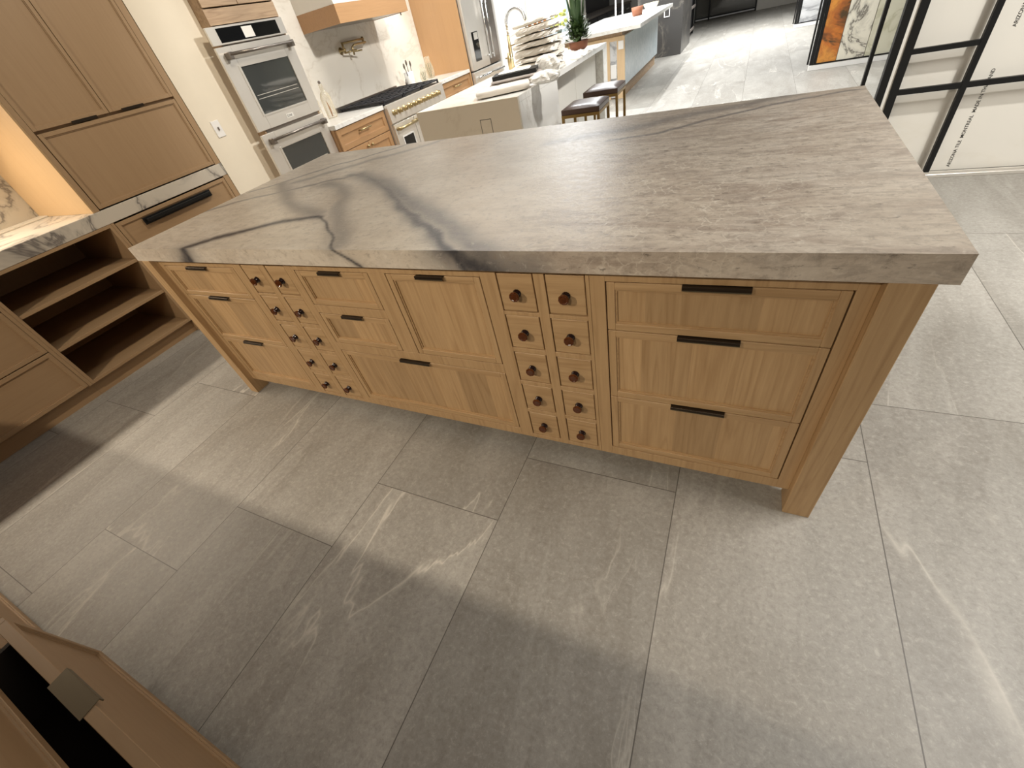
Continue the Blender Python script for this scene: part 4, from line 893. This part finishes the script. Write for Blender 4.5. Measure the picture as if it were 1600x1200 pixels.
# plant
plt = thing('potted_plant', 'green spiky potted plant in a terracotta bowl behind the wrapped pads', 'plant', (0.62, 5.12, 0.905))
px, py = 0.66, 5.12
part('pot', MB().lathe((px, py, 0.905), (0, 0, 1), [(0.07, 0), (0.10, 0.02), (0.115, 0.085), (0.105, 0.085), (0.09, 0.06), (0.002, 0.06)], 24), M['terracotta'], plt)
bush = MB(); r = random.Random(11)
for k in range(760):
    a = r.uniform(0, 6.283); e = r.uniform(-0.3, 1.45); R = r.uniform(0.04, 0.145)
    c = Vector((px + R * math.cos(a) * math.cos(e), py + R * math.sin(a) * math.cos(e), 1.03 + 1.2 * R * math.sin(e)))
    d = Vector((math.cos(a), math.sin(a), r.uniform(0.1, 1.2))).normalized() * r.uniform(0.04, 0.075); s_ = d.cross(Vector((0, 0, 1))).normalized() * 0.016
    bush.add([c, c + d * 0.5 + s_, c + d, c + d * 0.5 - s_], [(0, 1, 2, 3)])
part('foliage', bush, M['leaf'], plt)
spk = MB()
for k in range(13):
    a = r.uniform(0, 6.283); l = r.uniform(0.35, 0.60); le = r.uniform(0.03, 0.16); c = Vector((px + 0.03 * math.cos(a), py + 0.03 * math.sin(a), 0.98))
    tip = c + Vector((le * math.cos(a), le * math.sin(a), l)); md = c.lerp(tip, 0.5) + Vector((0, 0, 0.02)); s_ = Vector((-math.sin(a), math.cos(a), 0)) * 0.019
    n_ = Vector((math.cos(a), math.sin(a), 0)) * 0.003
    spk.add([c - s_ * 0.6, c + s_ * 0.6, md + s_, tip, md - s_, c + n_, md + n_], [(0, 5, 6, 4), (5, 1, 2, 6), (4, 6, 3), (6, 2, 3)])
part('spiky_leaves', spk, M['leaf_dark'], plt)
uh = thing('utensil_holder', 'small white pot of wooden spoons behind the wrapped pads', 'utensil holder', (0.26, 4.95, 0.905))
ux, uy = 0.24, 4.95
part('pot', MB().lathe((ux, uy, 0.905), (0, 0, 1), [(0.05, 0), (0.055, 0.15), (0.05, 0.15), (0.045, 0.02), (0.002, 0.02)], 20), M['ceramic'], uh)
for k in range(4):
    a = Vector((ux + 0.016 * (k - 1.5), uy, 0.93)); e = a + Vector((0.05 * (k - 1.5), 0.02 * (k % 2), 0.33))
    t_ = thing('wooden_spoon', 'wooden spoon standing in the small white pot, %s' % ('leftmost of four', 'second from the left', 'third from the left', 'rightmost of four')[k], 'spoon', a, 'wooden spoons in the pot')
    part('handle', MB().tube([a, a.lerp(e, 0.82)], 0.006, 8), M['spoon'], t_)
    part('bowl', MB().ball(a.lerp(e, 0.91), 0.020, 0.008, 0.034), M['spoon'], t_)
fl = thing('flower_arrangement', 'lime yellow flowers behind the wrapped pads on the white island', 'flowers', (0.34, 5.32, 0.905))
part('vase', MB().lathe((0.37, 5.33, 0.905), (0, 0, 1), [(0.04, 0), (0.05, 0.05), (0.03, 0.14), (0.034, 0.16)], 16), M['ceramic'], fl)
pet = MB(); r = random.Random(5)
for k in range(26): pet.ball((0.37 + r.uniform(-0.08, 0.08), 5.33 + r.uniform(-0.06, 0.06), 1.20 + r.uniform(-0.06, 0.09)), 0.022, 0.022, 0.018, 8, 6)
part('blooms', pet, M['lime'], fl)
stm = MB()
for k in range(7): stm.tube([(0.37, 5.33, 1.04), (0.37 + 0.02 * (k - 3), 5.33 + 0.012 * (k % 3 - 1), 1.18)], 0.004, 6)
part('stems', stm, M['leaf'], fl)

# ------------------------------------------------------------------ stools
def stool(y, label):
    t_ = thing('bar_stool', label, 'stool', (1.18, y, 0), 'brass legged bar stools')
    x0, x1, y0, y1 = 0.985, 1.345, y - 0.19, y + 0.19
    seat = MB(); n = 12
    for j in range(n + 1):
        for i in range(n + 1):
            u, v = i / n, j / n; e = 1 - max(abs(2 * u - 1), abs(2 * v - 1)) ** 6
            seat.v.append((x0 + u * (x1 - x0), y0 + v * (y1 - y0), 0.628 + 0.022 * e * (0.75 + 0.25 * math.sin(math.pi * u))))
    for j in range(n):
        for i in range(n):
            a = j * (n + 1) + i; seat.f.append((a, a + 1, a + n + 2, a + n + 1)); seat.sm.append(True)
    seat.box(x0, x1, y0, y1, 0.585, 0.628, 0.006)
    part('seat', seat, M['leather'], t_, 'brown leather seat')
    part('frame', MB().box(x0, x1, y0, y0 + 0.022, 0.56, 0.5848).box(x0, x1, y1 - 0.022, y1, 0.56, 0.5848).box(x0, x0 + 0.022, y0 + 0.022, y1 - 0.022, 0.56, 0.5848).box(x1 - 0.022, x1, y0 + 0.022, y1 - 0.022, 0.56, 0.5848)
         .box(x0 + 0.022, x1 - 0.022, y0 + 0.002, y0 + 0.02, 0.15, 0.17).box(x0 + 0.022, x1 - 0.022, y1 - 0.02, y1 - 0.002, 0.15, 0.17), M['stoolbrass'], t_)
    for lx, ly in ((x0, y0), (x1 - 0.024, y0), (x0, y1 - 0.024), (x1 - 0.024, y1 - 0.024)):
        part('leg', MB().box(lx, lx + 0.024, ly, ly + 0.024, 0, 0.56, 0.001), M['stoolbrass'], t_)
stool(3.56, 'nearer brown leather bar stool with square brass legs at the white island')
stool(4.28, 'farther brown leather bar stool with square brass legs at the white island')

# ------------------------------------------------------------------ third island
i3 = thing('display_island', 'far showroom island with white top, oak front and pale blue side panel', 'kitchen island', (0.4, 8.7, 0))
part('top_slab', MB().box(-0.35, 1.0, 7.08, 10.35, 0.855, 0.905, 0.002), M['quartz'], i3)
part('body', MB().box(-0.3, 0.70, 7.22, 10.25, 0.0, 0.8545), M['ash_y'], i3)
part('front_frame', MB().box(0.42, 0.515, 7.20, 7.2195, 0.0, 0.75).box(0.625, 0.745, 7.20, 7.2195, 0.0, 0.75).box(-0.3, 0.745, 7.20, 7.2195, 0.7505, 0.80).box(-0.3, 0.42, 7.20, 7.2195, 0, 0.75), wood('pale_oak', srgb(224, 196, 156), srgb(206, 176, 136), 'z', None, 0.6), i3)
part('front_inset', MB().box(0.516, 0.624, 7.205, 7.2185, 0.02, 0.75), M['greystone'], i3)
part('outlet', MB().box(0.648, 0.73, 7.190, 7.1995, 0.64, 0.745, 0.002), M['whitegloss'], i3, 'white outlet plate')
part('outlet', MB().box(0.525, 0.615, 7.190, 7.2045, 0.28, 0.46, 0.002), M['whitegloss'], i3, 'larger white outlet plate')
part('side_panel', MB().box(0.7005, 0.745, 7.24, 10.25, 0.17, 0.79, 0.002), M['bluestone'], i3, 'pale blue stone side panel')
f3 = thing('chrome_faucet', 'chrome faucet standing on the far showroom island', 'faucet', (0.2, 9.0, 0.906))
for dx in (0, 0.10):
    part('spout', MB().tube([(0.2 + dx, 9.0 + dx, 0.906), (0.2 + dx, 9.0 + dx, 1.25), (0.24 + dx, 9.0 + dx, 1.31), (0.32 + dx, 9.0 + dx, 1.28), (0.33 + dx, 9.0 + dx, 1.22)], 0.014), M['chrome'], f3)
single('planter_pot', MB().lathe((0.60, 8.9, 0.906), (0, 0, 1), [(0.08, 0), (0.10, 0.12), (0.09, 0.12), (0.075, 0.02), (0.002, 0.02)], 20), M['terracotta'], 'brown pot on the far showroom island', 'pot', (0.6, 8.9, 0.906))
single('glass_bowl', MB().lathe((0.78, 9.2, 0.906), (0, 0, 1), [(0.06, 0), (0.12, 0.09), (0.14, 0.12), (0.13, 0.12), (0.05, 0.01), (0.002, 0.01)], 20), M['glass'], 'clear glass bowl beside the brown pot on the far island', 'bowl', (0.78, 9.2, 0.906))
single('marble_block', MB().box(0.2, 1.12, 11.0, 12.6, 0.0, 1.3, 0.003), M['charcoal'], 'charcoal marble clad block behind the far showroom island', 'display block', (0.66, 11.8, 0))
single('picture_frame', MB().box(0.745, 0.86, 10.985, 10.999, 0.67, 0.685).box(0.745, 0.86, 10.985, 10.999, 0.825, 0.84).box(0.745, 0.76, 10.985, 10.999, 0.685, 0.825).box(0.845, 0.86, 10.985, 10.999, 0.685, 0.825), M['whitegloss'], 'white rectangular outlet frame on the charcoal marble block', 'frame', (0.8, 10.99, 0.67))
rk = thing('sample_rack', 'tall black sample rack with grey bars beyond the charcoal block', 'rack', (0.92, 13.7, 0))
part('frame', MB().box(0.72, 0.80, 12.9, 14.6, 0, 2.2).box(0.80, 0.99, 14.5, 14.6, 0, 2.2).box(0.80, 0.99, 12.9, 12.95, 0, 2.2), M['black'], rk)
for z in (0.10, 0.55, 0.95): part('bar', MB().box(0.995, 1.02, 12.9, 14.5, z, z + 0.05), M['felt'], rk)
for yy in (13.3, 13.7, 14.1): part('slab', MB().box(0.82, 0.98, yy, yy + 0.06, 0.02, 1.9), M['iron'], rk)
# dark wall cabinets in the distance
dk = thing('dark_cabinets', 'blue black base cabinets with a grey counter far behind the plant', 'cabinet', (-1.5, 14.5, 0))
part('carcass', MB().box(-1.9, -1.22, 11.9, 17.1, 0, 0.86), M['navy'], dk)
part('counter', MB().box(-1.9, -1.18, 11.9, 17.1, 0.861, 0.90), M['felt'], dk)
struct('wall_far_left', MB().box(-1.96, -1.905, 11.25, 17.19, 0.0, 2.9), M['navy'])
for k in range(5):
    y0 = 11.95 + k * 1.03
    d = part('drawer', MB().ob(('right', -1.219), y0, y0 + 1.0, 0.62, 0.85, 0, 0.02, 0.002), M['navy'], dk)
    part('handle', MB().ob(('right', -1.199), y0 + 0.3, y0 + 0.7, 0.73, 0.755, 0, 0.02), M['chrome'], d)
    d = part('drawer', MB().ob(('right', -1.219), y0, y0 + 1.0, 0.10, 0.61, 0, 0.02, 0.002), M['navy'], dk)
    part('handle', MB().ob(('right', -1.199), y0 + 0.3, y0 + 0.7, 0.50, 0.525, 0, 0.02), M['chrome'], d)
single('black_kettle', MB().ball((-1.5, 12.6, 1.0), 0.14, 0.14, 0.1).tube([(-1.5, 12.5, 1.05), (-1.5, 12.6, 1.2), (-1.5, 12.72, 1.05)], 0.012), M['black'], 'black kettle on the distant dark cabinets', 'kettle', (-1.5, 12.6, 0.9))
single('white_bowl', MB().lathe((-1.4, 12.25, 0.901), (0, 0, 1), [(0.06, 0), (0.12, 0.06), (0.13, 0.1), (0.12, 0.1), (0.05, 0.01), (0.002, 0.01)], 18), M['ceramic'], 'white bowl on the distant dark cabinets', 'bowl', (-1.4, 12.25, 0.901))

# ------------------------------------------------------------------ slab display racks
def slab_rack(label, x0, y, w_, slabs, loc):
    t_ = thing('slab_rack', label, 'slab rack', loc)
    part('post', MB().box(x0 - 0.075, x0 - 0.055, y + 0.02, y + 0.06, 0.07, 2.3).box(x0 - 0.045, x0 - 0.005, y - 0.01, y + 0.05, 0.02, 2.3).box(x0 + 0.0, x0 + 0.03, y, y + 0.05, 0.06, 2.3), M['black'], t_)
    part('base_strip', MB().box(x0 - 0.05, x0 + w_, y - 0.012, y + 0.06, 0.0, 0.062, 0.003), M['whitegloss'], t_)
    part('edge_bead', MB().box(x0 - 0.02, x0 + w_, y - 0.014, y + 0.001, 0.063, 0.076), M['black'], t_)
    part('backing', MB().box(x0 + 0.03, x0 + w_, y + 0.032, y + 0.06, 0.063, 2.3), M['steel_dark'], t_)
    xx = x0 + 0.032
    for mt, ww, lb in slabs:
        part('slab', MB().box(xx, xx + ww - 0.006, y + 0.004, y + 0.030, 0.076, 2.28, 0.001), M[mt], t_, lb); xx += ww
slab_rack('display rack of amber, veined white and cream stone slabs beyond the partition', 3.30, 7.2, 1.6, (('amber', 0.222, 'amber onyx slab'), ('calacatta', 0.30, 'white slab with black veins'), ('creamstone', 0.42, 'cream green slab'), ('calacatta', 0.6, None)), (3.9, 7.2, 0))
slab_rack('farther display rack with a pale grey marble slab and black posts', 3.28, 11.8, 1.2, (('greystone', 0.33, 'pale grey marble slab'), ('greystone', 0.8, None)), (3.8, 11.8, 0))

# ------------------------------------------------------------------ black framed partition with white tile boards
YP = 2.97
pt = thing('black_partition', 'black steel framed partition with horizontal bars in front of white tile boards', 'partition', (4.2, YP, 0))
part('post', MB().box(3.290, 3.330, YP, YP + 0.05, 0.0, 2.6).box(3.356, 3.398, YP, YP + 0.05, 0.0, 2.6), M['black'], pt)
part('post', MB().box(3.331, 3.355, YP + 0.012, YP + 0.04, 0.0, 2.6), M['white'], pt, 'white channel between black posts')
part('post', MB().box(3.205, 3.226, YP + 0.10, YP + 0.13, 0.0, 2.6), M['black'], pt)
part('mullion', MB().box(3.703, 3.733, YP + 0.002, YP + 0.03, 0.036, 2.6), M['black'], pt)
part('mullion', MB().box(4.64, 4.67, YP + 0.002, YP + 0.03, 0.036, 2.6), M['black'], pt)
part('bar', MB().box(3.398, 4.64, YP + 0.004, YP + 0.028, 0.522, 0.552), M['black'], pt)
part('bar', MB().box(3.398, 3.703, YP + 0.004, YP + 0.028, 0.733, 0.760), M['black'], pt)
part('bar', MB().box(3.733, 4.64, YP + 0.004, YP + 0.028, 1.20, 1.23), M['black'], pt)
part('base_rail', MB().box(3.40, 5.6, YP - 0.01, YP + 0.04, 0.0, 0.022, 0.002).box(3.398, 5.6, YP, YP + 0.02, 0.0225, 0.035), M['steel'], pt)
YB = YP + 0.075
tb = thing('tile_board', 'off white tile board with printed lettering behind the black partition', 'tile board', (4.5, YB, 0.0))
part('board', MB().box(3.735, 5.6, YB, YB + 0.02, 0.02, 2.5, 0.001), M['tile_white'], tb)
tb2 = single('tile_board', MB().box(3.40, 3.733, YB + 0.002, YB + 0.02, 0.02, 2.5, 0.001), M['tile_white'], 'narrow plain off white tile board beside the black posts', 'tile board', (3.57, YB, 0.02))
for z0, x_ in ((0.040, 3.852), (0.785, 3.852)):
    text_mesh('lettering', 'ARIZONA TILE  MONTREAL  MADE IN THAILAND', 0.0245, M['ink'], Matrix(((0, -1, 0, x_), (0, 0, -1, YB - 0.0006), (1, 0, 0, z0), (0, 0, 0, 1))), tb, 0.0003, 1.02)
